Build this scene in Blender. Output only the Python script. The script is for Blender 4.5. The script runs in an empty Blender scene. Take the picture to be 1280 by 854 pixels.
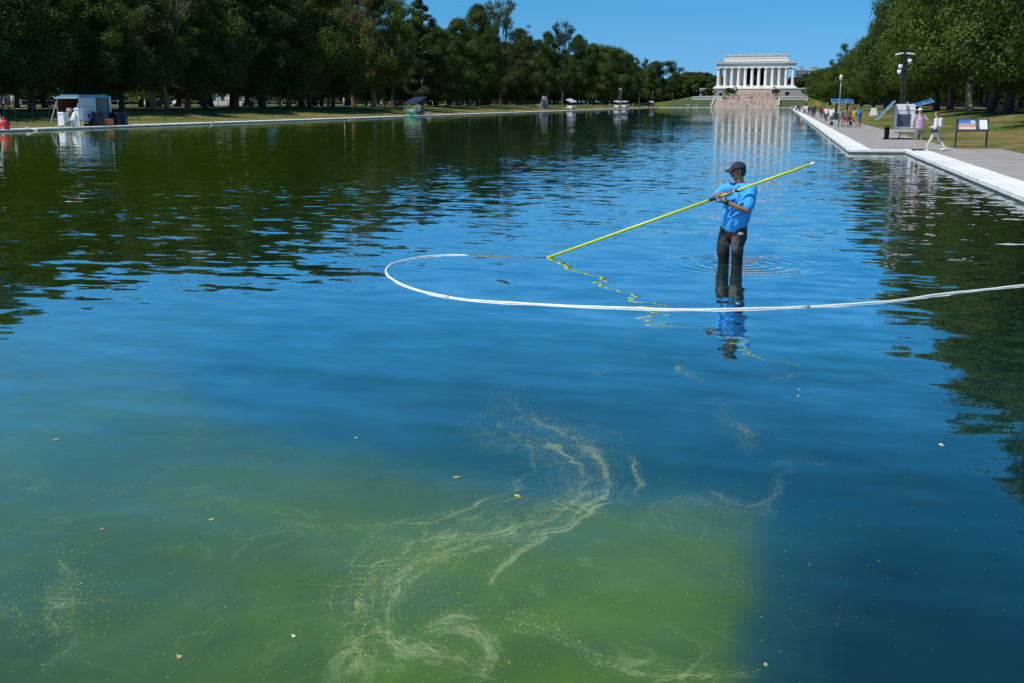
import bpy, bmesh, math, random
import numpy as np
from mathutils import Vector, Matrix, noise
S = bpy.context.scene
COL = S.collection
rnd = random.Random(7)
PI = math.pi

# ------------------------------------------------------------------ camera
FPX, VPX, VPY, HC = 1361.0, 980.0, 129.0, 2.2
TH = math.atan((427 - VPY) / FPX)
PSI = math.atan((VPX - 640) * math.cos(TH) / FPX)
cd = bpy.data.cameras.new('camera'); cam = bpy.data.objects.new('camera', cd); COL.objects.link(cam)
cd.sensor_width = 36; cd.lens = FPX / 1280 * 36; cd.clip_start = .1; cd.clip_end = 9000
cam.location = (0, 0, HC); cam.rotation_euler = (PI / 2 - TH, 0, PSI)
S.camera = cam
S.render.resolution_x, S.render.resolution_y = 1024, 683

# ------------------------------------------------------------------ sky, sun, exposure
SUN = Vector((-.64, -.62, 0)).normalized(); EL = math.radians(60)
sdir = Vector((SUN.x * math.cos(EL), SUN.y * math.cos(EL), math.sin(EL)))
w = bpy.data.worlds.new('World'); S.world = w; w.use_nodes = True
nt = w.node_tree; nt.nodes.clear()
sky = nt.nodes.new('ShaderNodeTexSky'); sky.sky_type = 'NISHITA'; sky.sun_disc = False
sky.sun_elevation = EL; sky.sun_rotation = math.atan2(sdir.x, sdir.y)
sky.air_density = .6; sky.dust_density = 0; sky.ozone_density = 6.0; sky.altitude = 3000
tcw = nt.nodes.new('ShaderNodeTexCoord'); sxw = nt.nodes.new('ShaderNodeSeparateXYZ'); nt.links.new(tcw.outputs['Generated'], sxw.inputs[0])
rw_ = nt.nodes.new('ShaderNodeValToRGB'); nt.links.new(sxw.outputs[2], rw_.inputs[0])
rw_.color_ramp.elements[0].position = 0; rw_.color_ramp.elements[0].color = (.35, .56, .68, 1)
rw_.color_ramp.elements[1].position = .35; rw_.color_ramp.elements[1].color = (.20, 1, 1.03, 1)
for p_, c_ in ((.013, (.38, .61, .71)), (.034, (.405, .70, .79)), (.062, (.45, .85, .88)), (.10, (.42, .98, 1.0)), (.2, (.27, 1.0, 1.04))):
    e_ = rw_.color_ramp.elements.new(p_); e_.color = (*c_, 1)
hs = nt.nodes.new('ShaderNodeMix'); hs.data_type = 'RGBA'; hs.blend_type = 'MULTIPLY'; hs.inputs[0].default_value = 1
sc_ = nt.nodes.new('ShaderNodeMapRange'); nt.links.new(sxw.outputs[2], sc_.inputs[0]); sc_.inputs[1].default_value = .08; sc_.inputs[2].default_value = .24; sc_.inputs[3].default_value = 1; sc_.inputs[4].default_value = 1.45
vm_ = nt.nodes.new('ShaderNodeVectorMath'); vm_.operation = 'SCALE'; nt.links.new(rw_.outputs[0], vm_.inputs[0]); nt.links.new(sc_.outputs[0], vm_.inputs['Scale'])
nt.links.new(vm_.outputs[0], hs.inputs[7])
bg = nt.nodes.new('ShaderNodeBackground'); bg.inputs[1].default_value = .129
wo = nt.nodes.new('ShaderNodeOutputWorld')
nt.links.new(sky.outputs[0], hs.inputs[6]); nt.links.new(hs.outputs[2], bg.inputs[0]); nt.links.new(bg.outputs[0], wo.inputs[0])
sl = bpy.data.lights.new('sun', 'SUN'); sl.energy = 4.6; sl.angle = math.radians(.53); sl.color = (1, .955, .89)
so = bpy.data.objects.new('sun', sl); COL.objects.link(so); so.rotation_euler = sdir.to_track_quat('Z', 'Y').to_euler()
S.view_settings.view_transform = 'Standard'; S.view_settings.look = 'None'
S.view_settings.exposure = 0.0; S.view_settings.gamma = 1
S.cycles.max_bounces = 6; S.cycles.diffuse_bounces = 2; S.cycles.glossy_bounces = 3; S.cycles.transparent_max_bounces = 4
S.cycles.sample_clamp_indirect = 4

# ------------------------------------------------------------------ pixel -> place
F_ = np.array([-math.sin(PSI) * math.cos(TH), math.cos(PSI) * math.cos(TH), -math.sin(TH)])
R_ = np.array([math.cos(PSI), math.sin(PSI), 0.]); U_ = np.cross(R_, F_)
def ray(x, y): return F_ * FPX + R_ * (x - 640) - U_ * (y - 427)
def at(x, y, z=0.):
    d = ray(x, y); t = (z - HC) / d[2]; return Vector((d[0] * t, d[1] * t, z))
def atY(x, y, Y):
    d = ray(x, y); t = Y / d[1]; return Vector((d[0] * t, Y, d[2] * t + HC))
def projn(P):
    p = P - np.array([0, 0, HC]); c = p @ F_
    return 640 + FPX * (p @ R_) / c, 427 - FPX * (p @ U_) / c

# ------------------------------------------------------------------ materials
def newmat(name):
    m = bpy.data.materials.new(name); m.use_nodes = True
    n = m.node_tree; b = n.nodes['Principled BSDF']; return m, n, b
def N(n, t, **kw):
    x = n.nodes.new(t)
    for k, v in kw.items(): setattr(x, k, v)
    return x
def ramp(n, fac, stops):
    r = N(n, 'ShaderNodeValToRGB'); e = r.color_ramp.elements
    while len(e) < len(stops): e.new(.5)
    for i, (p, c) in enumerate(stops):
        e[i].position = p; e[i].color = (c if len(c) == 4 else (*c, 1))
    n.links.new(fac, r.inputs[0]); return r.outputs[0]
def noi(n, scale, detail=3, coord=None, rough=.55, dist=0):
    t = N(n, 'ShaderNodeTexNoise'); t.inputs['Scale'].default_value = scale; t.inputs['Detail'].default_value = detail
    t.inputs['Roughness'].default_value = rough; t.inputs['Distortion'].default_value = dist
    if coord is not None: n.links.new(coord, t.inputs['Vector'])
    return t
def mth(n, op, a, b=None, c=None, clamp=False):
    m = N(n, 'ShaderNodeMath', operation=op, use_clamp=clamp)
    for i, v in enumerate((a, b, c)):
        if v is None: continue
        if isinstance(v, (int, float)): m.inputs[i].default_value = v
        else: n.links.new(v, m.inputs[i])
    return m.outputs[0]
def mixc(n, fac, a, b, mode='MIX'):
    m = N(n, 'ShaderNodeMix', data_type='RGBA', blend_type=mode)
    for s, v in ((0, fac), (6, a), (7, b)):
        if isinstance(v, (int, float)): m.inputs[s].default_value = v
        elif isinstance(v, tuple): m.inputs[s].default_value = (*v, 1) if len(v) == 3 else v
        else: n.links.new(v, m.inputs[s])
    return m.outputs[2]
MATS = {}
def mat(name, c, rough=.7, var=.18, scale=6., bump=0., metal=0., bscale=None, objvar=0., spec=.5):
    if name in MATS: return MATS[name]
    m, n, b = newmat(name); MATS[name] = m
    tc = N(n, 'ShaderNodeTexCoord').outputs['Object']
    t = noi(n, scale, 4, tc)
    lo = tuple(max(0, v * (1 - var)) for v in c); hi = tuple(min(1, v * (1 + var)) for v in c)
    col = ramp(n, t.outputs[0], [(.3, lo), (.7, hi)])
    if objvar:
        oi = N(n, 'ShaderNodeObjectInfo').outputs['Random']
        h = N(n, 'ShaderNodeHueSaturation'); n.links.new(col, h.inputs['Color'])
        n.links.new(mth(n, 'MULTIPLY_ADD', oi, 2 * objvar, 1 - objvar), h.inputs['Value'])
        n.links.new(mth(n, 'MULTIPLY_ADD', oi, .03, .485), h.inputs['Hue']); col = h.outputs[0]
    n.links.new(col, b.inputs['Base Color'])
    b.inputs['Roughness'].default_value = rough; b.inputs['Metallic'].default_value = metal
    b.inputs['Specular IOR Level'].default_value = spec
    if bump:
        bt = noi(n, bscale or scale * 4, 4, tc); bn = N(n, 'ShaderNodeBump'); bn.inputs['Distance'].default_value = bump
        n.links.new(bt.outputs[0], bn.inputs['Height']); n.links.new(bn.outputs[0], b.inputs['Normal'])
    return m

# ------------------------------------------------------------------ object helpers
def mesh_obj(name, me, parent=None, m=None):
    o = bpy.data.objects.new(name, me); COL.objects.link(o)
    if parent is not None: o.parent = parent
    if m is not None and not me.materials: me.materials.append(m)
    return o
def tag(o, label=None, cat=None, group=None, kind=None):
    if label: o['label'] = label
    if cat: o['category'] = cat
    if group: o['group'] = group
    if kind: o['kind'] = kind
    return o
def thing(name, label, cat, loc=(0, 0, 0), rz=0, group=None):
    o = bpy.data.objects.new(name, None); COL.objects.link(o); o.empty_display_size = .2
    o.location = loc; o.rotation_euler = (0, 0, rz); return tag(o, label, cat, group)
def copytree(o, parent=None):
    c = o.copy(); COL.objects.link(c)
    if parent is not None: c.parent = parent
    for ch in CHILD.get(o.name, None) or [x for x in o.children]: copytree(ch, c)
    return c
CHILD = {}
class MB:
    """collects vertices and faces for one mesh"""
    def __init__(s): s.v = []; s.f = []
    def add(s, vs, fs):
        k = len(s.v); s.v += [tuple(v) for v in vs]; s.f += [tuple(i + k for i in f) for f in fs]; return s
    def box(s, x0, x1, y0, y1, z0, z1, M=None, taper=0):
        t = taper
        vs = [(x0, y0, z0), (x1, y0, z0), (x1, y1, z0), (x0, y1, z0), (x0 + t, y0 + t, z1), (x1 - t, y0 + t, z1), (x1 - t, y1 - t, z1), (x0 + t, y1 - t, z1)]
        if M is not None: vs = [M @ Vector(v) for v in vs]
        return s.add(vs, [(0, 3, 2, 1), (4, 5, 6, 7), (0, 1, 5, 4), (1, 2, 6, 5), (2, 3, 7, 6), (3, 0, 4, 7)])
    def tube(s, pts, rad, n=8, cap=True, side=None):
        """rad: number, list, or list of (a,b); side: reference direction for a"""
        pts = [Vector(p) for p in pts]; L = len(pts)
        if not isinstance(rad, (list, tuple)): rad = [rad] * L
        k = len(s.v); ref = Vector(side) if side is not None else None
        pu = None
        for i, p in enumerate(pts):
            d = (pts[min(i + 1, L - 1)] - pts[max(i - 1, 0)]).normalized()
            if ref is not None: u = ref - d * ref.dot(d)
            elif pu is not None: u = pu - d * pu.dot(d)
            else: u = (Vector((0, 0, 1)) if abs(d.z) < .9 else Vector((1, 0, 0))); u = u - d * u.dot(d)
            u.normalize(); pu = u; v = d.cross(u)
            a, b = rad[i] if isinstance(rad[i], (list, tuple)) else (rad[i], rad[i])
            for j in range(n):
                t = 2 * PI * j / n; s.v.append(tuple(p + u * math.cos(t) * a + v * math.sin(t) * b))
        for i in range(L - 1):
            for j in range(n):
                j2 = (j + 1) % n
                s.f.append((k + i * n + j, k + i * n + j2, k + (i + 1) * n + j2, k + (i + 1) * n + j))
        if cap: s.f.append(tuple(k + j for j in reversed(range(n)))); s.f.append(tuple(k + (L - 1) * n + j for j in range(n)))
        return s
    def limb(s, pts, rad, n=12, side=None):
        """tube with rounded ends"""
        pts = [Vector(p) for p in pts]; rad = [r if isinstance(r, (list, tuple)) else (r, r) for r in (rad if isinstance(rad, (list, tuple)) else [rad] * len(pts))]
        d0 = (pts[0] - pts[1]).normalized(); d1 = (pts[-1] - pts[-2]).normalized()
        P = []; Q = []
        m0 = min(rad[0]); m1 = min(rad[-1])
        for t in (.02, .45, .8): P.append(pts[0] + d0 * m0 * math.sqrt(1 - t * t)); Q.append((rad[0][0] * t, rad[0][1] * t))
        P += pts; Q += rad
        for t in (.8, .45, .02): P.append(pts[-1] + d1 * m1 * math.sqrt(1 - t * t)); Q.append((rad[-1][0] * t, rad[-1][1] * t))
        return s.tube(P, Q, n, side=side)
    def ball(s, c, r, M=None, nu=12, nv=8, zmin=-1., zmax=1.):
        c = Vector(c); r = r if isinstance(r, (tuple, list)) else (r, r, r)
        k = len(s.v); ts = [math.asin(zmin) + (math.asin(zmax) - math.asin(zmin)) * i / nv for i in range(nv + 1)]
        for t in ts:
            ct = max(math.cos(t), 1e-3)
            for j in range(nu):
                q = Vector((r[0] * ct * math.cos(2 * PI * j / nu), r[1] * ct * math.sin(2 * PI * j / nu), r[2] * math.sin(t)))
                if M is not None: q = M @ q
                s.v.append(tuple(c + q))
        for i in range(nv):
            for j in range(nu):
                j2 = (j + 1) % nu; s.f.append((k + i * nu + j, k + i * nu + j2, k + (i + 1) * nu + j2, k + (i + 1) * nu + j))
        s.f.append(tuple(k + j for j in reversed(range(nu)))); s.f.append(tuple(k + nv * nu + j for j in range(nu)))
        return s
    def lathe(s, c, prof, n=16):
        c = Vector(c); k = len(s.v)
        for r, z in prof:
            for j in range(n): s.v.append((c.x + r * math.cos(2 * PI * j / n), c.y + r * math.sin(2 * PI * j / n), c.z + z))
        for i in range(len(prof) - 1):
            for j in range(n):
                j2 = (j + 1) % n; s.f.append((k + i * n + j, k + i * n + j2, k + (i + 1) * n + j2, k + (i + 1) * n + j))
        s.f.append(tuple(k + j for j in reversed(range(n)))); s.f.append(tuple(k + (len(prof) - 1) * n + j for j in range(n)))
        return s
    def mesh(s, name, m=None, smooth=False):
        me = bpy.data.meshes.new(name); me.from_pydata(s.v, [], s.f); me.validate(); me.update()
        if m is not None: me.materials.append(m)
        if smooth: me.polygons.foreach_set('use_smooth', [True] * len(me.polygons))
        return me
    def build(s, name, m=None, parent=None, smooth=False, bevel=0):
        me = s.mesh(name, m, smooth)
        if bevel:
            bm = bmesh.new(); bm.from_mesh(me)
            bmesh.ops.bevel(bm, geom=bm.edges[:], offset=bevel, segments=1, affect='EDGES', clamp_overlap=True)
            bm.to_mesh(me); bm.free()
        return mesh_obj(name, me, parent)
    def fused(s, name, m=None, parent=None, voxel=.02, smooth=4, fac=.5):
        """one continuous skin round all the collected solids"""
        me = s.mesh(name); o = bpy.data.objects.new(name, me); COL.objects.link(o)
        r = o.modifiers.new('r', 'REMESH'); r.mode = 'VOXEL'; r.voxel_size = voxel
        q = o.modifiers.new('s', 'SMOOTH'); q.factor = fac; q.iterations = smooth
        dg = bpy.context.evaluated_depsgraph_get(); me2 = bpy.data.meshes.new_from_object(o.evaluated_get(dg))
        o.modifiers.clear(); o.data = me2; bpy.data.meshes.remove(me); me2.name = name
        me2.polygons.foreach_set('use_smooth', [True] * len(me2.polygons))
        if m is not None: me2.materials.clear(); me2.materials.append(m)
        if parent is not None: o.parent = parent
        return o
def Rz(a): return Matrix.Rotation(a, 4, 'Z')
def TR(p, rz=0, ry=0, rx=0): return Matrix.Translation(p) @ Matrix.Rotation(rz, 4, 'Z') @ Matrix.Rotation(ry, 4, 'Y') @ Matrix.Rotation(rx, 4, 'X')

WADER = at(914, 330)
# ------------------------------------------------------------------ ground materials
XL, XR, XR2, YJ, YF, YN = -59.2, 2.92, 5.3, 51.6, 541.0, 1.9
CZ = .17
def grass_mat(name, dry_lo, dry_hi):
    m, n, b = newmat(name)
    g = N(n, 'ShaderNodeNewGeometry').outputs['Position']
    mp = N(n, 'ShaderNodeMapping'); mp.inputs['Scale'].default_value = (1, .45, 1); n.links.new(g, mp.inputs[0])
    a = noi(n, .16, 5, mp.outputs[0], .65); f = noi(n, 9, 4, g, .7); f2 = noi(n, 1.3, 4, g, .7)
    green = ramp(n, f.outputs[0], [(.3, (.040, .066, .012)), (.5, (.078, .115, .018)), (.75, (.125, .155, .035))])
    tan = ramp(n, f2.outputs[0], [(.3, (.125, .105, .032)), (.7, (.27, .20, .075))])
    s = mth(n, 'ADD', a.outputs[0], mth(n, 'MULTIPLY', f2.outputs[0], .25))
    k = N(n, 'ShaderNodeMapRange'); k.interpolation_type = 'SMOOTHSTEP'
    k.inputs[1].default_value = dry_lo; k.inputs[2].default_value = dry_hi; n.links.new(s, k.inputs[0])
    n.links.new(mixc(n, k.outputs[0], green, tan), b.inputs['Base Color'])
    b.inputs['Roughness'].default_value = .9; b.inputs['Specular IOR Level'].default_value = .15
    bn = N(n, 'ShaderNodeBump'); bn.inputs['Distance'].default_value = .08; n.links.new(f.outputs[0], bn.inputs['Height']); n.links.new(bn.outputs[0], b.inputs['Normal'])
    return m
GRASS = grass_mat('lawn_grass', .60, .76); GRASSD = grass_mat('dry_lawn_grass', .48, .70)
PAVE = mat('path_concrete', (.30, .275, .26), .88, .20, .9, .003, bscale=60)
STONE = mat('coping_granite', (.70, .70, .68), .75, .14, 2.6, .002, bscale=50, objvar=.10)
STONE2 = mat('coping_granite_far', (.72, .72, .71), .75, .07, 1.6)
WALLC = mat('pool_wall_concrete', (.30, .30, .25), .85, .3, 2.0, .004)
GRAVEL = mat('walk_gravel', (.36, .33, .29), .9, .15, 1.0)

def strip(name, prof, ys, m, amp=0.0, mats=None):
    """terrain sheet: prof = [(x, z)], ys = list of y"""
    mb = MB(); nx = len(prof)
    for y in ys:
        for x, z in prof:
            d = amp * (noise.noise(Vector((x * .09, y * .05, 3.1))) + .4 * noise.noise(Vector((x * .4, y * .3, 0)))) if z > .2 else 0
            mb.v.append((x, y, z + d))
    for i in range(len(ys) - 1):
        for j in range(nx - 1):
            a = i * nx + j; mb.f.append((a, a + 1, a + nx + 1, a + nx))
    o = mb.build(name, m, smooth=True); tag(o, kind='structure')
    return o
ysL = list(range(-60, 700, 6)) + [760, 900, 1400, 3000, 6000]
o = strip('left_lawn', [(-6000, 1.5), (-900, 1.5), (-300, 1.5), (-200, 1.5), (-150, 1.5), (-110, 1.5), (-90, 1.5), (-84, 1.5), (-79, 1.46), (-76, 1.32), (-73, 1.08), (-70, .78), (-67, .50), (-64, .28), (XL - 2.4, .165), (XL - 1.0, .155)], ysL, GRASS, .10)
# dry grass near the water: a sheet of its own lying just above the lawn edge
o2 = strip('dry_verge', [(-70.0, .7845), (-67, .5045), (-64, .2845), (XL - 2.3, .1695)], list(range(-60, 542, 3)), GRASSD, .0)
for v, in zip(o2.data.vertices):
    pass
vl = {(round(v.co.x, 2), round(v.co.y, 1)): v.co.z for v in o.data.vertices}
def lawn_z_left(x):
    P = [(-110, 1.5), (-84, 1.5), (-79, 1.46), (-76, 1.32), (-73, 1.08), (-70, .78), (-67, .50), (-64, .28), (-61.6, .165)]
    if x <= -84: return 1.5
    for (a, za), (b_, zb) in zip(P, P[1:]):
        if a <= x <= b_: return za + (zb - za) * (x - a) / (b_ - a)
    return CZ
for v in o2.data.vertices:
    d = .10 * (noise.noise(Vector((v.co.x * .09, v.co.y * .05, 3.1))) + .4 * noise.noise(Vector((v.co.x * .4, v.co.y * .3, 0)))) if lawn_z_left(v.co.x) > .2 else 0
    v.co.z += d + .012
strip('elm_walk_left', [(-86.5, 1.59), (-81.5, 1.59)], list(range(-60, 700, 6)), GRAVEL, 0)
ysR = sorted(set(list(range(-40, 700, 5)) + [54, 760, 900, 1400, 3000, 6000]))
profR = [(9.7, .165), (12, .25), (14.5, .50), (17, .86), (20, 1.20), (24, 1.32), (34, 1.3), (60, 1.3), (120, 1.3), (400, 1.3), (6000, 1.3)]
def lawn_z_right(x):
    P = [(7.75, .165), (9.7, .165)] + profR[1:]
    for (a, za), (b_, zb) in zip(P, P[1:]):
        if a <= x <= b_: return za + (zb - za) * (x - a) / (b_ - a)
    return CZ
strip('right_lawn', profR, ysR, GRASS, .12)
strip('dry_verge_right', [(7.75, .165), (8.6, .167), (9.7, .1655)], sorted(set(list(range(54, 541, 4)) + [541])), GRASSD, 0)
strip('right_lawn_patch', [(9.7, .1655), (12, .262), (13.4, .40)], list(range(54, 541, 5)), GRASSD, 0)
strip('elm_walk_right', [(27, 1.42), (31, 1.42)], list(range(-40, 700, 6)), GRAVEL, 0)
# promenade on the right, with its corner
mb = MB()
mb.add([(XR + .99, YJ + 1.6, .160), (7.75, YJ + 1.6, .160), (7.75, YF + 12, .160), (XR + .99, YF + 12, .160)], [(0, 1, 2, 3)])
mb.add([(XR2 + .99, -60, .160), (9.7, -60, .160), (9.7, YJ + 1.6, .160), (XR2 + .99, YJ + 1.6, .160)], [(0, 1, 2, 3)])
mb.add([(7.75, YJ + 1.6, .160), (9.7, YJ + 1.6, .160), (9.7, 53.9, .160), (9.3, 54.2, .160), (7.75, 54.4, .160)], [(0, 1, 2, 3, 4)])
tag(mb.build('promenade_path', PAVE), kind='structure')
mb = MB(); mb.add([(-6000, YF + 12, -.02), (6000, YF + 12, -.02), (6000, 7000, -.02), (-6000, 7000, -.02)], [(0, 1, 2, 3)])
mb.add([(-6000, -4000, -.9), (6000, -4000, -.9), (6000, YF + 12, -.9), (-6000, YF + 12, -.9)], [(0, 1, 2, 3)])
tag(mb.build('ground', GRASS), kind='structure')
mb = MB(); mb.add([(XL - 3, -60, .150), (XR2 + 1.2, -60, .150), (XR2 + 1.2, YN - .99, .150), (XL - 3, YN - .99, .150)], [(0, 1, 2, 3)])
tag(mb.build('near_plaza', PAVE), kind='structure')

# pool basin walls
mb = MB()
def wallseg(x0, y0, x1, y1): mb.box(min(x0, x1), max(x0, x1), min(y0, y1), max(y0, y1), -.85, .058)
wallseg(XR + .05, YJ + .05, XR + .35, YF); wallseg(XR2 + .05, YN - .3, XR2 + .35, YJ + .35); wallseg(XR + .35, YJ + .05, XR2 + .05, YJ + .35)
wallseg(XL - .35, YN - .3, XL - .05, YF); wallseg(XL - .05, YF + .05, XR + .05, YF + .35); wallseg(XL - .05, YN - .35, XR2 + .05, YN - .05)
tag(mb.build('pool_wall', WALLC), kind='structure')
# coping stones
cop = bpy.data.objects.new('pool_coping', None); COL.objects.link(cop); tag(cop, kind='structure')
def slab(L, W, z0=.06, z1=CZ, name='stone', m=STONE):
    mb = MB().box(-W / 2, W / 2, -L / 2, L / 2, z0, z1)
    me = mb.mesh(name, m); bm = bmesh.new(); bm.from_mesh(me); bmesh.ops.bevel(bm, geom=bm.edges[:], offset=.014, segments=1, affect='EDGES'); bm.to_mesh(me); bm.free(); return me
sA = slab(1.478, 1.0, z0=.04); sB = slab(2.98, 2.2, z0=.05); n_st = 0
def stone(me, x, y, rz=0):
    o = mesh_obj('stone', me, cop); o.location = (x, y, rnd.uniform(-.004, .004)); o.rotation_euler = (rnd.uniform(-.0008, .0008), 0, rz + rnd.uniform(-.001, .001)); return o
y = YJ - .01
while y > 12: stone(sA, XR2 + .5, y - .75); y -= 1.5
yn = y
y = YJ + 1.0
while y < 150: stone(sA, XR + .5, y + .75); y += 1.5
yr = y
stone(slab(2.35, 1.0), XR + 1.19, YJ + .5, PI / 2); stone(slab(1.03, 1.0), XR + 2.9, YJ + .5, PI / 2)
y = 60.
while y < 300: stone(sB, XL - 1.1, y + 1.5); y += 3
yl = y
mb = MB()
def farstones(x0, y0, y1, L):
    y = y0
    while y < y1: mb.box(x0, x0 + 1, y, min(y + L - .02, y1), .04, CZ); y += L
farstones(XR, yr, YF, 3)
[mb.box(XL - 2.2, XL, y_, y_ + 2.98, .05, CZ) for y_ in range(int(yl), int(YF), 3)]
farstones(XR2, YN, yn, 1.5); farstones(XL - 1, YN, 60, 3)
x = XL - 1
while x < XR + 1: mb.box(x, x + 2.98, YF, YF + 1, .04, CZ); x += 3
x = XL - 1
while x < XR2 + 1: mb.box(x, x + 2.98, YN - 1, YN, .04, CZ); x += 3
tag(mb.build('stone', STONE2, cop), kind='stuff')
# overflow notches let into the left coping
for i, px in enumerate((265, 438, 582, 700)):
    p = at(px, 150, .17); Y = p.y * (XL / p.x)
    mb = MB().box(-.22, .10, -.3, .3, .03, .215); mb.box(-.1, .13, -.22, .22, -.1, .1)
    o = mb.build('overflow_block', STONE2); o.location = (XL, Y, 0)
    tag(o, ('white block set in the left coping beside the open trailer', 'white block in the left coping before the bare brown trunk', 'white block in the left coping right of the green solar cart', 'white block in the left coping before the tall spired tree')[i], 'block', 'blocks set into the left coping')

# ------------------------------------------------------------------ memorial
MARB = mat('memorial_marble', (.86, .83, .77), .7, .06, .25, .0)
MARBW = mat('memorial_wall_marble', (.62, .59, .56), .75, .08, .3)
MARBG = mat('memorial_cornice_marble', (.56, .55, .52), .8, .25, .9)
GRAN = mat('terrace_granite', (.40, .37, .34), .8, .14, .35)
STEPM = mat('step_granite', (.50, .40, .33), .8, .10, .3)
WHITEST = mat('white_granite', (.70, .69, .66), .75, .06, .4)
DARKI = mat('memorial_interior_shade', (.04, .045, .055), .8, .2, .2)  # chamber's shade put into the colour of its back wall and ceiling
MY = 860.; K = .602 * MY / 860
def mz(py, Y=MY): return atY(944, py, Y).z
mx0 = atY(895.4, 100, MY).x; mx1 = atY(993.4, 100, MY).x; MXC = (mx0 + mx1) / 2
mem = thing('memorial_building', 'white marble columned memorial at the far end of the pool', 'memorial', (MXC, MY, 0))
W2 = (mx1 - mx0) / 2; DEP = 36.
zf, zc, ze, za, zb = mz(107.2), mz(84.6), mz(76.9), mz(67.2), mz(111.0)
for k in range(3):
    h = (zf - zb) / 3; e = 2.6 - k * 1.0
    MB().box(-W2 - e, W2 + e, -e - 1, DEP + e + 1, zb + k * h - (.5 if k == 0 else 0), zb + (k + 1) * h - (0 if k == 2 else .004)).build('base_step', MARB, mem)
cr = 1.14; Hc = zc - zf; n = 20
prof = [(1.25, 0), (1.25, .05), (cr, .12), (cr * .99, Hc * .33), (cr * .93, Hc * .7), (cr * .84, Hc - .9), (cr * .86, Hc - .8), (cr * 1.22, Hc - .42), (cr * 1.25, Hc - .38)]
mb = MB(); mb.lathe((0, 0, 0), prof, 24)
for i in range(len(mb.v)):   # flutes
    vx_, vy_, vz_ = mb.v[i]
    if i % 2 and .1 < vz_ < Hc - .85: mb.v[i] = (vx_ * .93, vy_ * .93, vz_)
mb.box(-1.42, 1.42, -1.42, 1.42, Hc - .38, Hc - .005)
colme = mb.mesh('column', MARB)
cx = [-W2 + 1.4 + i * (2 * W2 - 2.8) / 11 for i in range(12)]
def put_col(x, y):
    o = mesh_obj('column', colme, mem); o.location = (x, y, zf)
for x in cx: put_col(x, 1.2); put_col(x, DEP - 1.2)
for i in range(1, 7): put_col(cx[0], 1.2 + i * (DEP - 2.4) / 7); put_col(cx[-1], 1.2 + i * (DEP - 2.4) / 7)
# cella: walls with the open centre bays
cy0, cy1 = 5.4, DEP - 5.4; ax = 24.2
ox0, ox1 = cx[4] + .7, cx[7] - .7
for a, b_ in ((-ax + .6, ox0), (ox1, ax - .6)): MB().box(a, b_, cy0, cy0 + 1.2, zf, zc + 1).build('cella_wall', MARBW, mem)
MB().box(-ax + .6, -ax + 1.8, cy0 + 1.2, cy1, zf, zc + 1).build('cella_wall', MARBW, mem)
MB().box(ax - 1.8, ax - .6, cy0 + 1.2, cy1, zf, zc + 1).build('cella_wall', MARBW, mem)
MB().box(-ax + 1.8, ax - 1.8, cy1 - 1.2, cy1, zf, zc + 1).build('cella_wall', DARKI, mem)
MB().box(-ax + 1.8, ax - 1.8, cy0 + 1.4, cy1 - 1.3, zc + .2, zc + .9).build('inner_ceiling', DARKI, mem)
MB().box(-W2 + .4, W2 - .4, .3, DEP - .3, zf, zf + .03).build('colonnade_floor', MARBW, mem)
for x in cx[5:7]:
    o = mesh_obj('inner_column', colme, mem); o.location = (x, cy0 + .6, zf); o.scale = (.9, .9, 1)
# seated statue in the chamber
mb = MB().box(-2.4, 2.4, 20, 24, zf, zf + 3); mb.box(-1.6, 1.6, 21, 24, zf + 3, zf + 6.6); mb.limb([(0, 20.8, zf + 5.3), (0, 21.6, zf + 7.6)], [(1.1, .8), (.9, .7)]); mb.ball((0, 21.2, zf + 8.7), .65)
mb.limb([(-.6, 21, zf + 5.3), (-.6, 19.4, zf + 5.2), (-.6, 19.3, zf + 3)], .45); mb.limb([(.6, 21, zf + 5.3), (.6, 19.4, zf + 5.2), (.6, 19.3, zf + 3)], .45)
tag(mb.build('seated_statue', MARBW, None, True), 'pale seated stone statue in the dark doorway of the memorial', 'statue').location = (MXC, MY, 0)
# entablature
hE = ze - zc
MB().box(-W2 - .1, W2 + .1, -.15, DEP + .15, zc, zc + hE * .42).build('architrave', MARB, mem)
MB().box(-W2 + .1, W2 - .1, .05, DEP - .05, zc + hE * .42 + .003, zc + hE * .68).build('frieze', MARBG, mem)
mb = MB().box(-W2 - 1.0, W2 + 1.0, -1.1, DEP + 1.1, zc + hE * .68 + .003, zc + hE * .86); mb.build('cornice', MARBG, mem)
mb = MB().box(-W2 - .7, W2 + .7, -.8, DEP + .8, zc + hE * .86 + .003, ze)
k = -W2 - .4
while k < W2 + .5: mb.box(k - .35, k + .35, -1.0, -.5, ze + .002, ze + .75); k += 2.3
mb.build('cresting', MARBG, mem)
wme = MB().box(-.45, .45, -.08, .10, 0, hE * .2, taper=.04).mesh('frieze_wreath', MARB)
k = -W2 + .8
while k < W2 - .5: mesh_obj('frieze_wreath', wme, mem).location = (k, .05, zc + hE * .46); k += 1.75
ax0 = atY(904.6, 70, MY).x - MXC; ax1 = atY(986.8, 70, MY).x - MXC
MB().box(ax0 + .5, ax1 - .5, 5, DEP - 5, ze + .003, za - 1.3).build('attic_wall', MARB, mem)
mb = MB()
for i in range(24):      # garlands of the attic
    a = ax0 + 1 + (ax1 - ax0 - 2) * i / 24; wd = (ax1 - ax0 - 2) / 24
    pts = [(a + wd * t, 4.95, (ze + za) / 2 + .9 - 1.3 * math.sin(PI * t)) for t in (0, .2, .4, .6, .8, 1)]
    mb.tube(pts, .32, 6); mb.box(a - .25, a + .25, 4.75, 5.0, (ze + za) / 2 - .4, (ze + za) / 2 + 1.6)
mb.build('attic_garlands', MARB, mem)
MB().box(ax0, ax1, 4.4, DEP - 4.4, za - 1.3 + .003, za - .4).build('attic_cornice', MARBG, mem)
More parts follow.
